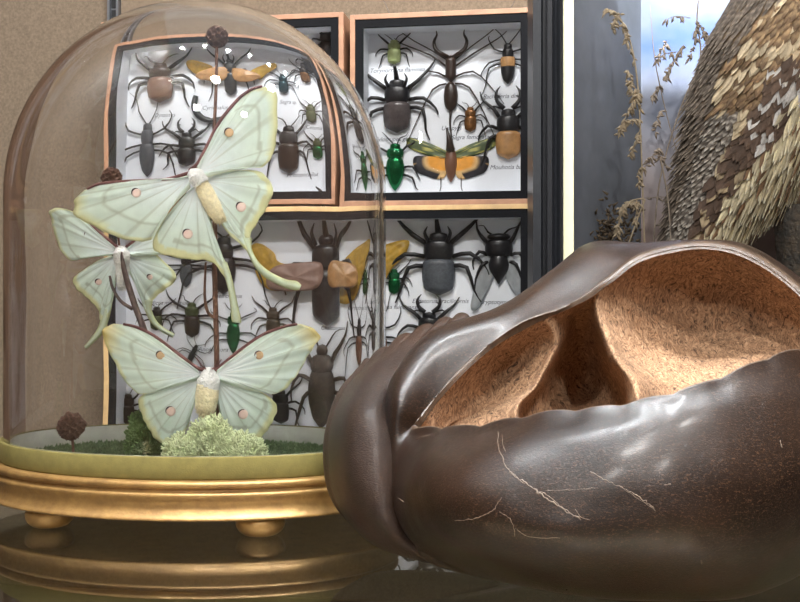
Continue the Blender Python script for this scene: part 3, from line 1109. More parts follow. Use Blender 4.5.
fur_body(moth, org, [(190, 172), (196, 176), (202, 184)], [4, 9, 8], m_fur, 'thorax', Y0 - .004, 260, 2)
fur_body(moth, org, [(200, 182), (206, 193), (213, 207), (219, 218), (222, 223)], [7, 8.5, 8.5, 6, 2], m_furc, 'abdomen', Y0 - .002, 320, 3)
for (x, y, r_, w_) in ((137, 193, 4.6, w1), (229, 133, 4.6, w2), (188, 234, 5, w3), (241, 207, 5, w4)):
    yy = YL(x, y) - .003
    eyespot(w_, org, x, y, yy, r_, m_eyeo if w_ is w2 else m_eye)

# --- rear moth
Y1 = .640
moth = empty('luna_moth', P(122, 265, Y1), 'pale green moth at left, lower and behind the tilted upper moth', 'moth', 'pale green long-tailed moths in the dome')
org = moth.location.copy()
YB = lambda x, y: Y1 + .0001 * abs(x - 122)
YBh = lambda x, y: YB(x, y) + .0025
w1 = moth_wing(moth, org, YB, (118, 252), [(116, 246), (105, 237), (92, 226), (80, 215), (72, 211), (60, 208), (49, 211), (51, 220), (55, 235), (60, 248), (70, 260), (82, 259), (97, 257), (112, 256)], 'forewing', 5, band=.8, marg=.955)
w2 = moth_wing(moth, org, YB, (127, 252), [(130, 246), (142, 236), (155, 224), (168, 214), (180, 209), (192, 212), (192, 225), (188, 240), (180, 252), (165, 254), (150, 256), (134, 257)], 'forewing', 6, band=.8, marg=.955)
w3 = moth_wing(moth, org, YBh, (118, 257), [(110, 256), (95, 263), (75, 277), (76, 287), (84, 295), (92, 302), (99, 310), (101, 320), (108, 318), (113, 300), (116, 280), (119, 266)], 'hindwing', 7, band=.78, marg=.93, ymarg=(.2, .6))
w4 = moth_wing(moth, org, YBh, (128, 258), [(134, 250), (150, 250), (165, 262), (176, 274), (174, 282), (166, 289), (157, 296), (151, 304), (150, 314), (146, 312), (140, 297), (132, 278), (127, 266)], 'hindwing', 8, band=.78, marg=.93, ymarg=(.3, .7))
tail_strip(moth, org, YBh, [(99, 308), (101, 318), (97, 330), (90, 339), (84, 346)], [(112, 308), (109, 320), (104, 332), (96, 341), (87, 349)])
tail_strip(moth, org, YBh, [(142, 300), (146, 313), (152, 324), (162, 332), (173, 338)], [(153, 300), (152, 310), (157, 321), (165, 328), (175, 334)])
costa(moth, org, YB, [(118, 248), (105, 237), (92, 226), (80, 216)], .0008)
costa(moth, org, YB, [(126, 248), (134, 242), (146, 232), (160, 219)], .0008)
fur_body(moth, org, [(122, 246), (122, 253), (123, 264)], [4, 8.5, 8], m_fur, 'thorax', Y1 - .004, 240, 5)
fur_body(moth, org, [(123, 260), (123, 272), (123, 284), (123, 290)], [7, 7, 5.5, 2], m_fur, 'abdomen', Y1 - .003, 220, 6)
for (x, y, r_, w_) in ((88, 235, 3.6, w1), (99, 282, 3.2, w3), (150, 277, 2.8, w4)):
    eyespot(w_, org, x, y, YB(x, y) - .001, r_, m_eyeo if w_ is w1 else None)
plume(moth, org, Y1 - .006, (119, 247), (110, 238))
plume(moth, org, Y1 - .006, (126, 247), (133, 240))

# --- lowest moth
Y2 = .592
moth = empty('luna_moth', P(208, 395, Y2), 'pale green moth lowest in the dome with level spread wings above the lichen', 'moth', 'pale green long-tailed moths in the dome')
org = moth.location.copy()
YC = lambda x, y: Y2 + .00006 * abs(x - 208)
YCh = lambda x, y: YC(x, y) + .0025
w1 = moth_wing(moth, org, YC, (200, 374), [(198, 368), (180, 355), (155, 336), (137, 327), (122, 324), (110, 325), (103, 332), (106, 344), (112, 356), (118, 368), (124, 379), (132, 388), (140, 394), (150, 393), (165, 389), (182, 384), (197, 380)], 'forewing', 9, band=.72, marg=.968, ytip=.38)
w2 = moth_wing(moth, org, YC, (217, 374), [(218, 368), (240, 350), (262, 335), (282, 327), (297, 324), (310, 327), (320, 336), (314, 346), (307, 357), (300, 370), (293, 380), (284, 390), (272, 394), (258, 391), (240, 388), (220, 381)], 'forewing', 10, band=.72, marg=.968, ytip=.38)
w3 = moth_wing(moth, org, YCh, (200, 380), [(194, 380), (165, 388), (143, 395), (139, 404), (144, 418), (150, 430), (158, 441), (172, 442), (186, 430), (192, 412), (197, 395)], 'hindwing', 11, band=.8, marg=.93, ymarg=(.2, .6), rings=24)
w4 = moth_wing(moth, org, YCh, (216, 380), [(222, 380), (245, 386), (262, 392), (272, 399), (277, 408), (273, 420), (267, 430), (258, 439), (244, 441), (230, 437), (221, 418), (217, 398)], 'hindwing', 12, band=.8, marg=.93, ymarg=(.25, .75))
costa(moth, org, YC, [(208, 369), (198, 368), (180, 355), (155, 336), (137, 327), (124, 324)], .0009)
costa(moth, org, YC, [(208, 369), (218, 368), (240, 350), (262, 335), (282, 327), (297, 324)], .0009)
fur_body(moth, org, [(209, 367), (209, 373), (209, 380), (208, 389), (208, 394)], [3, 8, 11.5, 11, 6], m_fur, 'thorax', Y2 - .003, 420, 8)
fur_body(moth, org, [(208, 384), (207, 396), (206, 408), (206, 418)], [11, 12, 10.5, 4], m_furc, 'abdomen', Y2 - .003, 380, 9)
for (x, y, r_, w_) in ((161, 355, 4.4, w1), (259, 355, 4.4, w2), (171, 411, 5, w3), (243, 414, 5, w4)):
    eyespot(w_, org, x, y, YC(x, y) - .0016, r_, m_eyeo if w_ in (w1, w2) else m_eye)
plume(moth, org, Y2 - .006, (206, 369), (196, 357))
plume(moth, org, Y2 - .006, (212, 369), (222, 359))
# ============================================================ carved shell bowl
bowl = empty('coconut_shell_bowl', P(590, 560, .47), 'big polished dark brown double-lobed nut shell bowl with scalloped rim', 'bowl')
BO = bowl.location.copy()
BO.z = 0
bowl.location.z = 0
KB = 1.1
Q = lambda x, y, Y: P(x, y, Y * KB) - BO
bottom = Vector((0, 0, .0006))
# columns run along the rim: left tip, front, right end, back arch; rows run rim -> outside -> under
cols_out = [
    [(412, 430, .4250), (399, 450, .420), (393, 480, .416), (396, 515, .411), (412, 541, .410), (446, 566, .410)],
    [(441, 430, .402), (422, 458, .392), (415, 497, .386), (425, 537, .388), (462, 569, .397), (500, 580, .405)],
    [(480, 428, .388), (471, 458, .370), (466, 503, .359), (478, 548, .362), (512, 582, .382), (540, 584, .400)],
    [(545, 416, .372), (541, 444, .360), (540, 500, .348), (545, 550, .348), (562, 592, .370), (575, 588, .400)],
    [(620, 408, .361), (620, 438, .351), (620, 498, .342), (620, 555, .343), (625, 599, .369), (612, 590, .400)],
    [(700, 388, .361), (704, 422, .351), (707, 492, .341), (705, 555, .343), (700, 600, .370), (655, 590, .400)],
    [(780, 357, .378), (789, 400, .364), (797, 478, .352), (787, 545, .356), (757, 594, .380), (690, 586, .402)],
    [(835, 348, .405), (868, 400, .385), (876, 470, .380), (852, 530, .385), (800, 574, .400), (710, 575, .415)],
    [(855, 345, .440), (900, 390, .440), (905, 455, .440), (878, 510, .440), (820, 545, .435), (720, 565, .430)],
    [(838, 330, .470), (875, 350, .490), (885, 420, .495), (860, 480, .485), (800, 525, .470), (710, 548, .450)],
    [(800, 285, .487), (812, 290, .510), (825, 350, .530), (812, 420, .530), (770, 490, .505), (690, 530, .470)],
    [(750, 251, .496), (752, 249, .512), (760, 290, .540), (755, 370, .550), (730, 460, .530), (660, 520, .480)],
    [(700, 241.5, .497), (698, 241, .512), (696, 262, .540), (692, 350, .558), (680, 450, .540), (635, 515, .485)],
    [(642, 253, .489), (638, 243, .508), (638, 255, .540), (640, 340, .560), (635, 440, .545), (610, 512, .485)],
    [(605, 279, .476), (594, 246, .497), (588, 254, .530), (590, 340, .555), (600, 440, .540), (590, 512, .485)],
    [(568, 305, .463), (557, 271, .482), (547, 281, .505), (540, 345, .540), (560, 440, .530), (575, 515, .480)],
    [(520, 323, .453), (511, 307, .463), (492, 313, .478), (490, 360, .515), (530, 450, .515), (560, 520, .475)],
    [(470, 360, .444), (445, 334, .450), (432, 335, .464), (440, 390, .492), (490, 465, .500), (545, 525, .465)],
    [(440, 392, .436), (414, 368, .438), (398, 370, .450), (405, 425, .470), (460, 485, .480), (525, 535, .455)],
    [(420, 417, .429), (398, 402, .427), (385, 406, .438), (385, 450, .448), (425, 510, .455), (490, 550, .440)],
]
NU, NV = 12, 10


def surf(cols, closed, tail=None, nu=NU, nv=NV):
    rows = len(cols[0])
    cc = [[Q(*p) for p in c] + ([tail] if tail is not None else []) for c in cols]
    rows = len(cc[0])
    # along u
    lines = [spline([c[r] for c in cc], nu, closed) for r in range(rows)]
    out = []
    for u in range(len(lines[0])):
        out.append(spline([lines[r][u] for r in range(rows)], nv))
    return out                                # out[u][v]


cusps = [412, 441, 481, 524, 577, 623, 671, 723, 767, 805, 835, 856]


def scal(v, u, back=False):
    """height of the scallop at rim point v"""
    x = v.x + BO.x
    y = v.y + BO.y
    px = 400 + x * F / y
    for a, b in zip(cusps, cusps[1:]):
        if a <= px < b:
            return abs(sin(pi * (px - a) / (b - a))) ** .6
    return 0


S = surf(cols_out, True, bottom)
ncol = len(cols_out)
front_last = 8 * NU
for u, line in enumerate(S):
    if u < front_last:
        h = scal(line[0], u)
        for v in range(0, 9):
            line[v].z += .0017 * h * (1 - v / 9) ** 2
    # the smooth thickened lip of the arch
# shallow flutes and hand-carved unevenness
for u, line in enumerate(S):
    for v in range(2, len(line) - 4):
        p = line[v]
        w_ = noise.noise(Vector((p.x * 22, p.y * 22, p.z * 22))) * .0010 + noise.noise(p * 60) * .0005 + noise.noise(p * 160) * .00012
        d = Vector((p.x, p.y - 0.0, 0)).normalized()
        line[v] = p + d * w_
m, nt, p, out = new_mat('polished_shell')
L = nt.links.new
tc = N(nt, 'ShaderNodeTexCoord')
n1 = N(nt, 'ShaderNodeTexNoise'); n1.inputs['Scale'].default_value = 28; n1.inputs['Detail'].default_value = 6
n2 = N(nt, 'ShaderNodeTexNoise'); n2.inputs['Scale'].default_value = 1500; n2.inputs['Detail'].default_value = 3; n2.inputs['Distortion'].default_value = 1.2
mp = N(nt, 'ShaderNodeMapping'); mp.inputs['Scale'].default_value = (.6, 1, 1.3)
L(tc.outputs['Object'], n1.inputs['Vector']); L(tc.outputs['Object'], mp.inputs['Vector']); L(mp.outputs['Vector'], n2.inputs['Vector'])
r1 = N(nt, 'ShaderNodeValToRGB')
r1.color_ramp.elements[0].position = .3; r1.color_ramp.elements[0].color = lin((13, 8, 6))
r1.color_ramp.elements[1].position = .72; r1.color_ramp.elements[1].color = lin((36, 23, 15))
L(n1.outputs['Fac'], r1.inputs[0])
r2 = N(nt, 'ShaderNodeValToRGB')
r2.color_ramp.elements[0].position = .54; r2.color_ramp.elements[0].color = (0, 0, 0, 1)
r2.color_ramp.elements[1].position = .70; r2.color_ramp.elements[1].color = (1, 1, 1, 1)
L(n2.outputs['Fac'], r2.inputs[0])
mx = N(nt, 'ShaderNodeMix'); mx.data_type = 'RGBA'
L(r2.outputs[0], mx.inputs['Factor']); L(r1.outputs[0], mx.inputs['A']); mx.inputs['B'].default_value = lin((72, 51, 36))
L(mx.outputs['Result'], p.inputs['Base Color'])
rg = N(nt, 'ShaderNodeMapRange'); rg.inputs[3].default_value = .24; rg.inputs[4].default_value = .36
L(n1.outputs['Fac'], rg.inputs[0]); L(rg.outputs[0], p.inputs['Roughness'])
bp = N(nt, 'ShaderNodeBump'); bp.inputs['Strength'].default_value = .55; bp.inputs['Distance'].default_value = .0003
L(n2.outputs['Fac'], bp.inputs['Height']); L(bp.outputs['Normal'], p.inputs['Normal'])
p.inputs['Coat Weight'].default_value = .15
p.inputs['Coat Roughness'].default_value = .2
p.inputs['Specular IOR Level'].default_value = .26
m_shell = m
m_shell2 = m.copy(); m_shell2.name = 'fibrous_shell'
m_shell2.node_tree.nodes['Principled BSDF'].inputs['Coat Weight'].default_value = .05
for nd in m_shell2.node_tree.nodes:
    if nd.type == 'MAP_RANGE':
        nd.inputs[3].default_value = .36; nd.inputs[4].default_value = .5
    if nd.type == 'BUMP':
        nd.inputs['Strength'].default_value = 1; nd.inputs['Distance'].default_value = .0006
for nd in m_shell2.node_tree.nodes:
    if nd.type == 'VALTORGB' and nd.color_ramp.elements[1].position > .715:
        nd.color_ramp.elements[0].color = lin((20, 12, 8)); nd.color_ramp.elements[1].color = lin((50, 33, 22))
mb = MB()
mb.grid([[S[u % len(S)][v] for u in range(len(S))] for v in range(len(S[0]))], True)
shell_o = mb.build('shell', m_shell, bowl)

# rear-left lobe
lobe = [
    [(470, 319, .472), (416, 362, .458), (391, 404, .442), (394, 440, .429), (395, 480, .421), (399, 520, .416), (428, 553, .414), (500, 575, .415)],
    [(440, 327, .478), (400, 364, .456), (374, 405, .434), (373, 445, .421), (376, 485, .413), (384, 522, .412), (412, 552, .416), (490, 574, .415)],
    [(402, 343, .487), (373, 370, .462), (352, 408, .440), (347, 450, .430), (349, 490, .426), (362, 525, .428), (396, 551, .43), (480, 570, .420)],
    [(368, 366, .500), (347, 392, .482), (335, 422, .466), (331.5, 455, .460), (336, 492, .456), (353, 522, .450), (388, 546, .445), (470, 562, .43)],
    [(374, 362, .508), (350, 385, .497), (338, 420, .486), (335, 452, .480), (341, 486, .475), (360, 511, .466), (396, 532, .456), (470, 550, .440)],
    [(432, 345, .548), (424, 362, .552), (420, 390, .552), (421, 415, .545), (428, 436, .530), (445, 465, .505), (468, 495, .475), (500, 530, .45)],
    [(500, 330, .565), (505, 350, .575), (508, 390, .575), (508, 415, .565), (512, 438, .545), (518, 462, .515), (528, 492, .480), (538, 522, .455)],
]
T_ = surf(lobe, False, None, 14, 8)
cl = [345, 357, 372, 388, 404, 421, 441, 466]
for u, line in enumerate(T_):
    x = line[0].x + BO.x; y = line[0].y + BO.y
    px = 400 + x * F / y
    h = abs(sin(pi * (u % 8) / 8)) ** .6
    for v in range(6):
        line[v].z += .0032 * h * (1 - v / 6) ** 2
mb = MB()
mb.grid([[T_[u][v] for u in range(len(T_))] for v in range(len(T_[0]))], False)
o = mb.build('rear_lobe', m_shell2, bowl)
s = o.modifiers.new('s', 'SOLIDIFY'); s.thickness = .0028; s.offset = 0
lobe_o = o

# inner lining, rim to floor
cols_in = [
    [(420, 427, .428), (428, 436, .430), (450, 460, .425), (500, 490, .420)],
    [(444, 432, .407), (448, 445, .405), (465, 470, .405), (520, 500, .405)],
    [(482, 430, .393), (483, 455, .388), (492, 485, .380), (530, 520, .390)],
    [(546, 418, .377), (547, 450, .372), (550, 480, .358), (570, 530, .375)],
    [(620, 410, .366), (620, 450, .362), (620, 480, .348), (610, 535, .370)],
    [(699, 390, .366), (702, 435, .362), (700, 480, .348), (660, 535, .370)],
    [(777, 359, .383), (782, 415, .376), (780, 470, .360), (700, 525, .375)],
    [(826, 351, .409), (845, 400, .400), (840, 455, .398), (740, 510, .395)],
    [(846, 348, .440), (870, 390, .440), (860, 440, .435), (750, 490, .425)],
    [(830, 333, .467), (850, 355, .478), (845, 410, .470), (760, 460, .445)],
    [(797, 290, .484), (802, 325, .500), (800, 370, .492), (760, 430, .455)],
    [(748, 256, .493), (750, 300, .520), (750, 345, .512), (735, 415, .465)],
    [(700, 246, .494), (697, 285, .520), (697, 340, .518), (695, 410, .468)],
    [(644, 257, .486), (645, 292, .506), (653, 345, .500), (665, 408, .460)],
    [(612, 279, .476), (612, 306, .484), (628, 350, .478), (652, 405, .452)],
    [(604, 284, .474), (600, 308, .474), (616, 352, .462), (640, 406, .438)],
    [(598, 289, .472), (594, 310, .476), (608, 354, .468), (632, 408, .446)],
    [(590, 295, .469), (588, 314, .492), (600, 356, .505), (622, 410, .492)],
    [(577, 302, .465), (575, 320, .500), (585, 366, .530), (600, 420, .505)],
    [(560, 310, .462), (568, 332, .490), (560, 372, .520), (570, 424, .500)],
    [(552, 313, .461), (562, 340, .476), (545, 382, .482), (528, 426, .470)],
    [(546, 316, .459), (556, 344, .465), (538, 384, .456), (519, 426, .440)],
    [(534, 321, .457), (544, 346, .470), (528, 386, .462), (510, 426, .446)],
    [(500, 340, .450), (505, 366, .474), (495, 400, .466), (485, 432, .450)],
    [(470, 364, .443), (480, 385, .462), (470, 412, .458), (465, 440, .445)],
    [(440, 396, .436), (452, 405, .446), (448, 425, .446), (455, 445, .440)],
    [(424, 418, .430), (432, 424, .435), (440, 440, .436), (480, 470, .430)],
]
floor_pt = Q(600, 540, .42)
I_ = surf(cols_in, True, floor_pt, 12, 9)
for u, line in enumerate(I_):
    for v in range(3, len(line) - 2):
        p = line[v]
        line[v] = p + Vector((0, -1, .3)) * (noise.noise(p * 90) * .0012 + noise.noise(p * 260) * .0005)
m, nt, p, out = new_mat('fibrous_lining')
L = nt.links.new
tc = N(nt, 'ShaderNodeTexCoord')
mp = N(nt, 'ShaderNodeMapping'); mp.inputs['Scale'].default_value = (1.5, 1.0, .55)
nd = N(nt, 'ShaderNodeTexNoise'); nd.inputs['Scale'].default_value = 90; nd.inputs['Detail'].default_value = 2
ad = N(nt, 'ShaderNodeMix'); ad.data_type = 'VECTOR'; ad.inputs['Factor'].default_value = .012
L(tc.outputs['Object'], nd.inputs['Vector']); L(tc.outputs['Object'], ad.inputs['A']); L(nd.outputs['Color'], ad.inputs['B'])
L(ad.outputs['Result'], mp.inputs['Vector'])
fb = N(nt, 'ShaderNodeTexNoise'); fb.inputs['Scale'].default_value = 420; fb.inputs['Detail'].default_value = 5; fb.inputs['Roughness'].default_value = .7; fb.inputs['Distortion'].default_value = 1.6
L(mp.outputs['Vector'], fb.inputs['Vector'])
lo = N(nt, 'ShaderNodeTexNoise'); lo.inputs['Scale'].default_value = 18; lo.inputs['Detail'].default_value = 3
L(tc.outputs['Object'], lo.inputs['Vector'])
rp = N(nt, 'ShaderNodeValToRGB')
e_ = rp.color_ramp.elements
e_[0].position = .36; e_[0].color = lin((58, 38, 26))
e_[1].position = .66; e_[1].color = lin((206, 166, 128))
x_ = e_.new(.46); x_.color = lin((146, 110, 80))
L(fb.outputs['Fac'], rp.inputs[0])
mx = N(nt, 'ShaderNodeMix'); mx.data_type = 'RGBA'; mx.blend_type = 'MULTIPLY'; mx.inputs['Factor'].default_value = .7
rq = N(nt, 'ShaderNodeMapRange'); rq.inputs[1].default_value = .3; rq.inputs[2].default_value = .6; rq.inputs[3].default_value = .62; rq.inputs[4].default_value = 1.05
L(lo.outputs['Fac'], rq.inputs[0]); L(rp.outputs[0], mx.inputs['A']); L(rq.outputs[0], mx.inputs['B'])
L(mx.outputs['Result'], p.inputs['Base Color'])
p.inputs['Roughness'].default_value = .8
bp = N(nt, 'ShaderNodeBump'); bp.inputs['Strength'].default_value = .9; bp.inputs['Distance'].default_value = .0012
L(fb.outputs['Fac'], bp.inputs['Height']); L(bp.outputs['Normal'], p.inputs['Normal'])
m_lin = m
mb = MB()
mb.grid([[I_[u][v] for u in range(len(I_))] for v in range(len(I_[0]))], True)
lining_o = mb.build('lining', m_lin, bowl)

# rim strip: joins outer and inner edges, slightly crowned
m_rim = mat('worn_rim', (70, 55, 43), .4, vary=(300, .5), bump=(700, .5, .0004))
no, ni = len(S), len(I_)
rim_rows = [[], [], [], []]
po = [S[u][0] for u in range(no)]
pi_ = [I_[u][0] for u in range(ni)]
for a in po:
    b = min(pi_, key=lambda q: (q - a).length_squared)
    rim_rows[0].append(a + (a - b) * .05 + Vector((0, 0, -.0006)))
    rim_rows[1].append(a + Vector((0, 0, .0003)))
    rim_rows[2].append(a.lerp(b, .6) + Vector((0, 0, .0004)))
    rim_rows[3].append(b + (b - a) * .2 + Vector((0, 0, -.0012)))
MB().grid(rim_rows, True).build('rim', m_rim, bowl)

# scratches lying on the polished wall
bv = BVHTree.FromPolygons([tuple(v.co + BO) for v in shell_o.data.vertices], [tuple(f.vertices) for f in shell_o.data.polygons])
m_scr = mat('scratch_pale', (104, 90, 76), .6)


def scratch(pts, w=.00022, jit=0):
    q = []
    cx = Vector((0, 0, CAMZ))
    dense = spline([Vector((x, y, 0)) for x, y in pts], 8)
    for d in dense:
        h = bv.ray_cast(cx, ray(d.x + R.uniform(-jit, jit), d.y + R.uniform(-jit, jit)).normalized())
        if h[0] is None:
            continue
        q.append(h[0] - BO)
    if len(q) > 3:
        MB().tube(q, [w * .3] + [w * .6 * R.uniform(.4, 1.2) for _ in q[2:]] + [w * .3], 4, 1).build('scratch', m_scr, bowl)


scratch([(498, 432), (500, 452), (510, 472), (525, 484)], .00035, .8)
scratch([(502, 434), (503, 445), (506, 452)], .0002)
scratch([(510, 472), (524, 482), (540, 494), (556, 504), (580, 519)], .0005, 1.2)
scratch([(530, 487), (548, 496), (566, 512), (581, 518)], .0003, 1)
scratch([(455, 521), (476, 518), (492, 511), (502, 497)], .00028, .6)
scratch([(500, 512), (511, 520), (515, 537)], .00025, .6)
scratch([(515, 528), (530, 537), (560, 538)], .0002, .4)
scratch([(590, 472), (608, 481), (625, 489), (640, 497), (654, 509)], .0003, 1)
scratch([(620, 486), (640, 500), (656, 511)], .0002, .6)
scratch([(545, 491), (570, 490), (595, 488)], .00016, .4)
scratch([(575, 509), (581, 517), (590, 520)], .0002)
scratch([(664, 485), (671, 484)], .0003)
scratch([(701, 560), (702, 564)], .0006)
scratch([(416, 440), (424, 436), (431, 435)], .0003)
scratch([(398, 498), (404, 502)], .0003)
scratch([(780, 440), (782, 448)], .0004)

# ============================================================ right diorama with the mounted bird
DYf = .70
DM = lambda Y: .70 + (Y - .74) * .81
x0 = P(533, 200, DYf).x
dio = empty('diorama_case', (x0 + .15, DYf + .07, 0), 'black-framed glazed wildlife diorama case at right behind the shell bowl', 'display case')
do = dio.location.copy()
m_blk = mat('black_lacquer', (24, 25, 28), .3, vary=(300, .3), spec=.6)
m_slip = mat('cream_slip', (190, 186, 152), .6, vary=(600, .06))


def lx(px, Y):
    return P(px, 200, Y).x - do.x


def ly(Y):
    return Y - do.y


HT = .42
xa, xb = lx(533, DYf), lx(533, DYf) + .30
pf = [(533, .0), (541, -.001), (543, .003), (546, .003), (547.5, -.003), (552, -.004), (555, .001), (557, .002), (560, -.001), (562.5, .001), (562.5, .012)]
mb = MB()
prof2 = [(lx(a, DYf + b) - xa, b) for a, b in pf]
fwid = prof2[-1][0]
# left upright, right upright, bottom and top rails with the same moulding
y_ = ly(DYf)
loop = lambda off, b: [(xa + off, y_ + b, 0 + off), (xb - off, y_ + b, 0 + off), (xb - off, y_ + b, HT - off), (xa + off, y_ + b, HT - off)]
rows = [loop(0, .03)] + [loop(o_, b_) for o_, b_ in prof2]
mb.grid(rows, True)
mb.build('outer_frame', m_blk, dio, smooth=False)
sw = lx(572, DYf) - lx(562.5, DYf)
mb = MB()
mb.grid([loop(fwid - .0005, .006), loop(fwid - .0005, .0045), loop(fwid + sw, .0045), loop(fwid + sw, .007)], True)
mb.build('cream_slip', m_slip, dio, smooth=False)
gx0, gx1 = xa + fwid, xb - fwid
MB().box(gx0, gx1, y_ + .0075, y_ + .0077, fwid, HT - fwid).build('glass_pane', pane, dio, smooth=False)
# backdrop
bx = lx(641, .83)
m, nt, p, out = new_mat('painted_backdrop')
L = nt.links.new
tc = N(nt, 'ShaderNodeTexCoord')
sx = N(nt, 'ShaderNodeSeparateXYZ'); L(tc.outputs['Object'], sx.inputs[0])
nz = N(nt, 'ShaderNodeTexNoise'); nz.inputs['Scale'].default_value = 16; nz.inputs['Detail'].default_value = 4
L(tc.outputs['Object'], nz.inputs['Vector'])
ma = N(nt, 'ShaderNodeMath', operation='MULTIPLY_ADD'); ma.inputs[1].default_value = .11
L(nz.outputs['Fac'], ma.inputs[0]); L(sx.outputs['Z'], ma.inputs[2])
mr = N(nt, 'ShaderNodeMapRange'); mr.inputs[1].default_value = .05; mr.inputs[2].default_value = .45
L(ma.outputs[0], mr.inputs[0])
cr = N(nt, 'ShaderNodeValToRGB')
E = cr.color_ramp.elements
E[0].position = 0; E[0].color = lin((58, 52, 46))
E[1].position = 1; E[1].color = lin((160, 166, 180))
for ps, cc_ in ((.3, (130, 112, 100)), (.42, (160, 140, 132)), (.56, (168, 158, 158)), (.72, (156, 162, 178)), (.82, (96, 124, 176)), (.9, (150, 158, 176))):
    x_ = E.new(ps); x_.color = lin(cc_)
L(mr.outputs[0], cr.inputs[0]); L(cr.outputs[0], p.inputs['Base Color'])
p.inputs['Roughness'].default_value = .8
m_back = m
MB().box(bx, gx1, ly(.83), ly(.833), 0, HT).build('painted_backdrop', m_back, dio, smooth=False)
m_side = mat('side_grey_blue', (98, 104, 112), .7, vary=(14, .5), col2=(128, 134, 144))
mb = MB()
mb.add([(gx0, y_ + .012, 0), (bx, ly(.83), 0), (bx, ly(.83), HT), (gx0, y_ + .012, HT), (gx0 - .003, y_ + .014, 0), (bx - .003, ly(.833), 0), (bx - .003, ly(.833), HT), (gx0 - .003, y_ + .014, HT)],
       [(0, 1, 2, 3), (4, 7, 6, 5), (0, 4, 5, 1), (3, 2, 6, 7), (0, 3, 7, 4), (1, 5, 6, 2)])
mb.build('side_panel', m_side, dio, smooth=False)  # slanted left panel, its grey-blue stands for a reflection in the pane
MB().box(xa + .002, xb - .002, y_ + .02, ly(.834), .0, .004).build('floor_board', mat('dio_floor', (80, 68, 54), .9, vary=(60, .3)), dio, smooth=False)
MB().box(xb - .004, xb - .001, y_ + .02, ly(.834), .0, HT).build('side_panel', m_side, dio, smooth=False)

# dried grasses
m_grass = mat('dry_grass', (172, 156, 130), .8, vary=(300, .3))
m_grassd = mat('dry_grass_dark', (156, 142, 126), .8, vary=(300, .3))


def grass(pts, Y, label, heads, m, seed, w=.0006):
    Y = DM(Y)
    r = random.Random(seed)
    g = empty('dried_grass', P(pts[0][0], pts[0][1], Y), label, 'dried grass', 'dried grasses in the diorama')
    o = g.location.copy()
    q = [P(x, y, Y) - o for x, y in pts]
    MB().tube(q, [w] * (len(q) - 1) + [w * .4], 5, 5).build('stem', m, g)
    k = Y / F
    mb = MB()
    for (hx, hy, ex, ey, n) in heads:
        a, b = P(hx, hy, Y) - o, P(ex, ey, Y) - o
        mid = a.lerp(b, .5) + Vector((r.uniform(-.002, .002), 0, .002))
        mb.tube([a, mid, b], [w * .6, w * .5, w * .2], 4, 3)
        for i in range(int(n * 2)):
            t = r.random()
            p0 = a.lerp(mid, t * 2) if t < .5 else mid.lerp(b, t * 2 - 1)
            d = Vector((r.uniform(-1, 1), r.uniform(-.6, .6), r.uniform(-1.6, .1))) * .0042
            mb.tube([p0, p0 + d * .45, p0 + d], [.0003, .0010, .0001], 4, 1)
    mb.build('seed_spray', m, g)
    return g


grass([(645, 262), (643, 200), (640, 120), (636, 70), (628, 35), (615, 12), (604, 14)], .80, 'tall dried grass arching over the corner with drooping seed sprays, nearest the frame',
      [(634, 60, 622, 20, 14), (615, 12, 603, 12, 8), (620, 14, 613, 30, 12), (640, 100, 628, 70, 10), (641, 120, 622, 124, 12), (641, 110, 626, 78, 22), (640, 90, 618, 135, 26), (640, 130, 630, 155, 12), (643, 165, 639, 185, 8)], m_grass, 1)
grass([(652, 262), (660, 180), (680, 110), (700, 60), (697, 20), (700, -10)], .85, 'dried grass with a long spray hanging against the blue painted sky',
      [(697, 20, 690, 58, 14), (684, 45, 664, 80, 20), (700, 25, 715, 55, 24), (690, 18, 664, 20, 4), (705, 50, 688, 105, 16), (676, 52, 655, 62, 6)], m_grassd, 2)
grass([(672, 262), (668, 200), (660, 158), (655, 151)], .82, 'short dried grass stem with a forked top right of the corner', [(660, 156, 668, 168, 8), (658, 154, 645, 168, 8), (656, 152, 663, 150, 6)], m_grassd, 3)
grass([(622, 262), (640, 212), (644, 199), (625, 205), (618, 230)], .80, 'pale dried grass curving low just above the bowl rim', [(640, 202, 620, 208, 16), (625, 205, 617, 235, 18), (637, 200, 635, 222, 8)], m_grass, 4)
grass([(672, 262), (690, 235), (672, 200), (640, 198)], .86, 'thin brown stem crossing low between corner and bird', [(672, 200, 650, 199, 4), (680, 218, 660, 225, 4)], m_grassd, 5, .0004)
grass([(700, 262), (690, 200), (668, 120), (655, 60), (650, 5)], .88, 'thin faint stem rising straight in front of the painted sky', [(660, 85, 650, 100, 10), (655, 60, 668, 40, 8), (663, 110, 655, 135, 10)], m_grassd, 6, .0004)
m_bush = mat('bush_brown', (96, 82, 64), .9, vary=(200, .4))
q = P(592, 250, DM(.80))
lb = MB()
r = random.Random(9)
for i in range(240):
    d = Vector((r.gauss(0, .35), r.gauss(0, .25), abs(r.gauss(.2, .45)))) * .03
    lb.tube([d, d + Vector((r.uniform(-1, 1), r.uniform(-1, 1), r.uniform(-.3, 1))) * .004], [.0012, .0003], 4, 1)
lb.tube([(0, 0, -.16), (.001, 0, -.08), (0, 0, .03)], [.0016, .0012, .0006], 6, 3)
o = lb.build('dried_shrub', m_bush)
o.location = (lx(606, DM(.80)) + do.x + .004, DM(.815), q.z)
tag(o, 'low brown dried shrub in the lower left of the diorama', 'shrub')

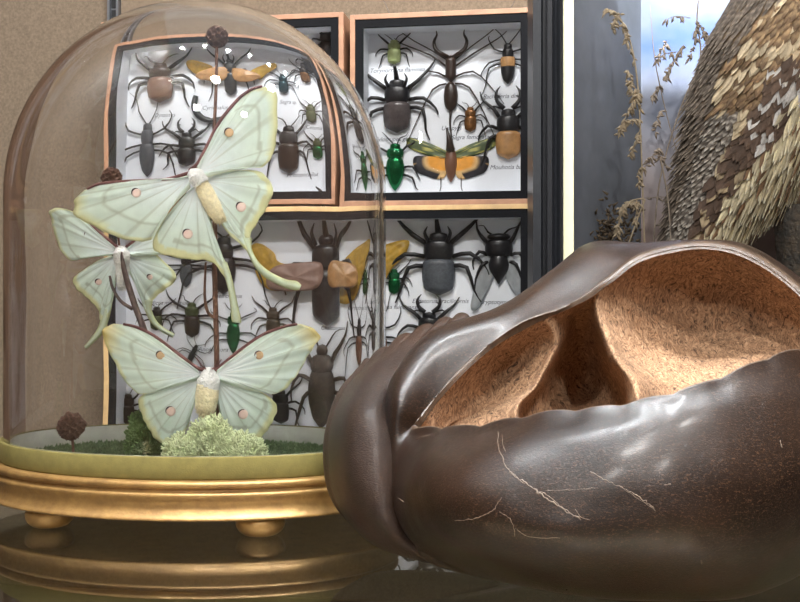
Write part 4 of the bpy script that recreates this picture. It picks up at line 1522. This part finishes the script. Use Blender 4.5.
# bird
bird = empty('mounted_bird', P(800, 215, .765), 'mounted brown and cream barred bird of prey leaning over a dark perch', 'bird')
bo = bird.location.copy()
BY = .775
axis = [(850, -150), (845, -105), (835, -60), (815, 0), (785, 70), (750, 140), (715, 200), (688, 250), (672, 285)]
rads = [14, 44, 50, 74, 82, 72, 46, 26, 10]
q = [P(x, y, BY) - bo for x, y in axis]
k = BY / F
mb = MB()
mb.tube(q, [a * k for a in rads], 28, 6, flat=.62)
m_und = mat('bird_down', (128, 108, 84), .9, vary=(80, .3))
mb.build('body', m_und, bird)
m_fe = mat('feather', (140, 120, 96), .7, attr=True, vary=(500, .18), spec=.2)
ql = spline(q, 12)
nr = len(ql)
fm = {'plumage': MB(), 'wing': MB(), 'tail': MB()}


def feather(mb, p, dr, nrm, ln, wd, c1, c2, bars, tip):
    side = dr.cross(nrm).normalized()
    rows, cols = [], []
    for i in range(7):
        t = i / 6
        w_ = wd * (sin(pi * min(1, .12 + t * .88)) ** .6) * (1 if t < .7 else 1 - (t - .7) * 1.2)
        for j in (-1, -.4, 0, .4, 1):
            c = c1 if (not bars or sin(t * bars * 2 * pi + abs(j)) > 0) else c2
            if t > .84:
                c = tip
            if j == 0:
                c = mixc(c, (90, 70, 55), .2)
            cols.append(lin(c))
        rows.append([p + dr * ln * t + side * w_ * j + nrm * (.0006 + .0011 * t - abs(j) * .0005) for j in (-1, -.4, 0, .4, 1)])
    mb.grid(rows, False, cols)


EDGE = [(-200, 830), (-60, 790), (0, 767), (29, 735), (75, 712), (120, 702), (155, 690), (190, 676), (223, 663), (250, 655)]
r = random.Random(4)
nrow = 100
for i in range(nrow):
    f = i / (nrow - 1)
    j = int((.22 + .74 * f) * (nr - 1))
    c0 = ql[j]
    t = (ql[min(j + 1, nr - 1)] - ql[max(j - 1, 0)]).normalized()
    seg = j / 12
    a = int(seg)
    rad = (rads[a] + (rads[min(a + 1, len(rads) - 1)] - rads[a]) * (seg - a)) * k
    n0 = t.cross(Vector((0, 1, 0))).normalized()           # sideways
    if n0.x > 0:
        n0 = -n0
    cnt = max(6, int(rad * pi / .0046))
    for m_ in range(cnt):
        th = pi * (m_ + (.5 if i % 2 else 0)) / cnt + r.uniform(-.05, .05)   # 0 = left edge, pi = right edge
        nn = (n0 * cos(th) * 1 + Vector((0, -.62, 0)) * sin(th))
        p = c0 + n0 * cos(th) * rad + Vector((0, -.62 * rad * sin(th), 0))
        nn.normalize()
        s = m_ / cnt + .06 * noise.noise(Vector((f * 9, m_ * .3, 0)))
        rnd = r.random()
        wp = p + bo
        X_ = 400 + wp.x * F / wp.y + 5 * noise.noise(Vector((f * 14, m_ * .5, 1)))
        Y_ = 301 - (wp.z - CAMZ) * F / wp.y + 5 * noise.noise(Vector((f * 14, m_ * .5, 9)))
        xl = 767
        for (ya, xa_), (yb, xb_) in zip(EDGE, EDGE[1:]):
            if ya <= Y_ <= yb:
                xl = xa_ + (xb_ - xa_) * (Y_ - ya) / (yb - ya)
        if Y_ > EDGE[-1][0]:
            xl = EDGE[-1][1]
        dd = X_ - xl
        # distance to the dark folded-wing patch
        ax_, ay_, bx_, by_ = 800, 62, 712, 206
        tt = max(0, min(1, ((X_ - ax_) * (bx_ - ax_) + (Y_ - ay_) * (by_ - ay_)) / ((bx_ - ax_) ** 2 + (by_ - ay_) ** 2)))
        dw = hypot(X_ - ax_ - tt * (bx_ - ax_), Y_ - ay_ - tt * (by_ - ay_))
        side_ = (X_ - ax_) * (by_ - ay_) - (Y_ - ay_) * (bx_ - ax_)      # sign: which side of the patch
        bars = 0
        if dd < 10:
            c1, c2, tip, ln, wd, bars = (104, 94, 84), (134, 122, 108), (150, 138, 124), .010, .0022, 2
        elif dd < 36 and Y_ > 105:
            c1, c2, tip, ln, wd, bars = (104, 96, 88), (186, 178, 166), (204, 198, 186), .010, .0022, 2
        elif dw < (17 - 6 * tt):
            c1, c2, tip, ln, wd = (98, 80, 68), (120, 100, 84), (116, 98, 84), .018, .0040
            if tt < .45 and rnd < .34:
                c1 = c2 = tip = (206, 204, 200)
            elif tt > .6 and rnd < .4:
                c1 = c2 = (200, 180, 146); tip = (90, 66, 50)
        elif dd < 62 and Y_ < 120:
            q_ = noise.noise(Vector((X_ * .06, Y_ * .06, 4)))
            c1, c2, tip, ln, wd, bars = ((122, 98, 74), (158, 132, 98), (150, 126, 96), .012, .0028, 1.5) if q_ < .1 else ((206, 188, 156), (190, 162, 118), (224, 206, 168), .012, .0028, 0)
        elif side_ * 1 < 0 or dd < 48:
            c1, c2, tip, ln, wd, bars = ((204, 186, 154) if rnd < .62 else (140, 110, 82)), (186, 156, 112), (228, 208, 170), .013, .0028, (1.5 if rnd > .5 else 0)
        else:
            c1, c2, tip, ln, wd = (224, 212, 178), (232, 222, 194), (238, 230, 206), .019, .0026
            if rnd < .14 or (Y_ < 60 and rnd < .5):
                c1 = c2 = tip = (136, 108, 82)
        mbx = fm['wing'] if (dd < 48 or dw < 20) else fm['plumage']
        if f > .85:
            mbx = fm['tail']
            ln *= 1.4
        dr = (t + Vector([r.uniform(-.2, .2) for _ in range(3)])).normalized()
        dr = (dr - nn * dr.dot(nn) + nn * .05).normalized()
        v_ = r.uniform(.82, 1.14)
        c1, c2, tip = [tuple(min(250, q_ * v_) for q_ in cc_) for cc_ in (c1, c2, tip)]
        feather(mbx, p, dr, nn, ln * r.uniform(.85, 1.35), wd, c1, c2, bars, tip)
for nm, mb in fm.items():
    mb.build(nm, m_fe, bird)
hd = P(840, -150, BY) - bo
blk = MB()
blk.grid([[hd + Vector((.034 * sin(pi * i / 12) * cos(2 * pi * j / 20), .03 * sin(pi * i / 12) * sin(2 * pi * j / 20), .032 * cos(pi * i / 12))) for j in range(20)] for i in range(13)], True)
blk.build('head', m_und, bird)
MB().tube([hd + Vector((-.01, -.026, .0)), hd + Vector((-.012, -.038, -.003)), hd + Vector((-.012, -.039, -.013))], [.005, .004, .0008], 8).build('beak', dark, bird)
for s in (-1, 1):
    c = hd + Vector((-.01 + s * .012, -.026, .008))
    MB().grid([[c + Vector((.005 * sin(pi * i / 8) * cos(2 * pi * j / 12), .005 * sin(pi * i / 8) * sin(2 * pi * j / 12), .005 * cos(pi * i / 8))) for j in range(12)] for i in range(9)], True).build('eye', dark, bird)
for s in (0, 1):
    a = P(778 + 22 * s, 175, .765) - bo
    b = P(782 + 20 * s, 207, .765) - bo
    MB().tube([a, a.lerp(b, .5), b], [.009, .007, .004], 10, 3).build('leg', m_und, bird)
# perch stump
m_log = mat('lichened_bark', (58, 62, 62), .9, vary=(120, .55), bump=(250, 1, .004), col2=(104, 92, 78))
a = P(800, 212, .775)
rows = []
for i in range(15):
    t = i / 14
    z = a.z * (1 - t)
    rows.append([Vector(((.028 + .006 * noise.noise(Vector((j * .8, t * 6, 0)))) * cos(2 * pi * j / 28), (.026 + .006 * noise.noise(Vector((j * .8, t * 6, 5)))) * sin(2 * pi * j / 28), z + .006)) for j in range(28)])
rows.insert(0, [v * .02 + Vector((0, 0, rows[0][0].z)) for v in rows[0]])
o = MB().grid(rows, True).build('perch_stump', m_log)
o.location = (a.x + .012, .775, -.002)
tag(o, 'dark lichened tree stump under the mounted bird', 'stump')

# ============================================================ light
w = bpy.data.worlds.new('World')
sc.world = w
w.use_nodes = True
wt = w.node_tree
bg = wt.nodes['Background']
tc = wt.nodes.new('ShaderNodeTexCoord')
sp_ = wt.nodes.new('ShaderNodeSeparateXYZ')
wt.links.new(tc.outputs['Generated'], sp_.inputs[0])
cr = wt.nodes.new('ShaderNodeValToRGB')
cr.color_ramp.elements[0].position = .0
cr.color_ramp.elements[0].color = lin((66, 54, 45))
cr.color_ramp.elements[1].position = .75
cr.color_ramp.elements[1].color = lin((146, 150, 156))
x_ = cr.color_ramp.elements.new(.25); x_.color = lin((112, 102, 92))
wt.links.new(sp_.outputs['Z'], cr.inputs[0])
wt.links.new(cr.outputs[0], bg.inputs[0])
bg.inputs[1].default_value = 1.0


def area(name, loc, target, sx, sy, power, col=(1, 1, 1), shape='RECTANGLE'):
    l = bpy.data.lights.new(name, 'AREA')
    l.shape = shape
    l.size = sx
    if shape in ('RECTANGLE', 'ELLIPSE'):
        l.size_y = sy
    l.energy = power
    l.color = col
    o = bpy.data.objects.new(name, l)
    C.objects.link(o)
    o.location = loc
    o.rotation_euler = (Vector(target) - Vector(loc)).to_track_quat('-Z', 'Y').to_euler()
    return o


for i_ in range(11):
    x_ = -.55 + .12 * i_
    area('cabinet_led', (x_, .35 + .015 * (i_ % 2), .93), (x_ * .6, .55, .08), .019, .019, 3.0, (.93, .97, 1), 'DISK')
for i_, (x_, y_) in enumerate(((-1.0, -.4), (-.2, -.7), (.7, -.5), (-.6, -1.6), (.4, -1.7))):
    area('ceiling_lamp', (x_, y_, 1.9), (0, .7, .1), .14, .14, 18, (1, .975, .94), 'DISK')


area('under_shelf_fill', (-.05, .14, -.012), (-.05, .15, -.112), .7, .03, 9, (1, .97, .92))  # added unseen fill that brightens the dark space under the glass shelf
area('diorama_fill', (x0 + .13, .725, .405), (x0 + .13, .79, .1),   .22, .02, .12, (.97, .98, 1))  # unseen fill added at the case top to lift the bird

def spot_for(px, py, t=3.2, size=.062, power=2.5):
    """a ceiling downlight whose mirror image in the case glass falls at px, py"""
    d = ray(px, py).normalized()
    o = Vector((0, 0, CAMZ))
    s = (WO - o).dot(BK) / d.dot(BK)
    hit = o + d * s
    r_ = d - BK * 2 * d.dot(BK)
    p = hit + r_ * t
    area('downlight', p, hit, size, size, power, (.93, .98, 1), 'DISK')


spot_for(414, 137)
spot_for(*und(201, 90))
spot_for(*und(295, 94))
spot_for(323, 52)

vs = sc.view_settings
vs.view_transform = 'Standard'
vs.look = 'None'
vs.gamma = 1
vs.exposure = .38
vs.use_curve_mapping = False
cy = sc.cycles
cy.max_bounces = 16
cy.transmission_bounces = 14
cy.transparent_max_bounces = 16
cy.glossy_bounces = 6
cy.diffuse_bounces = 4
cy.sample_clamp_indirect = 30
cy.use_denoising = True
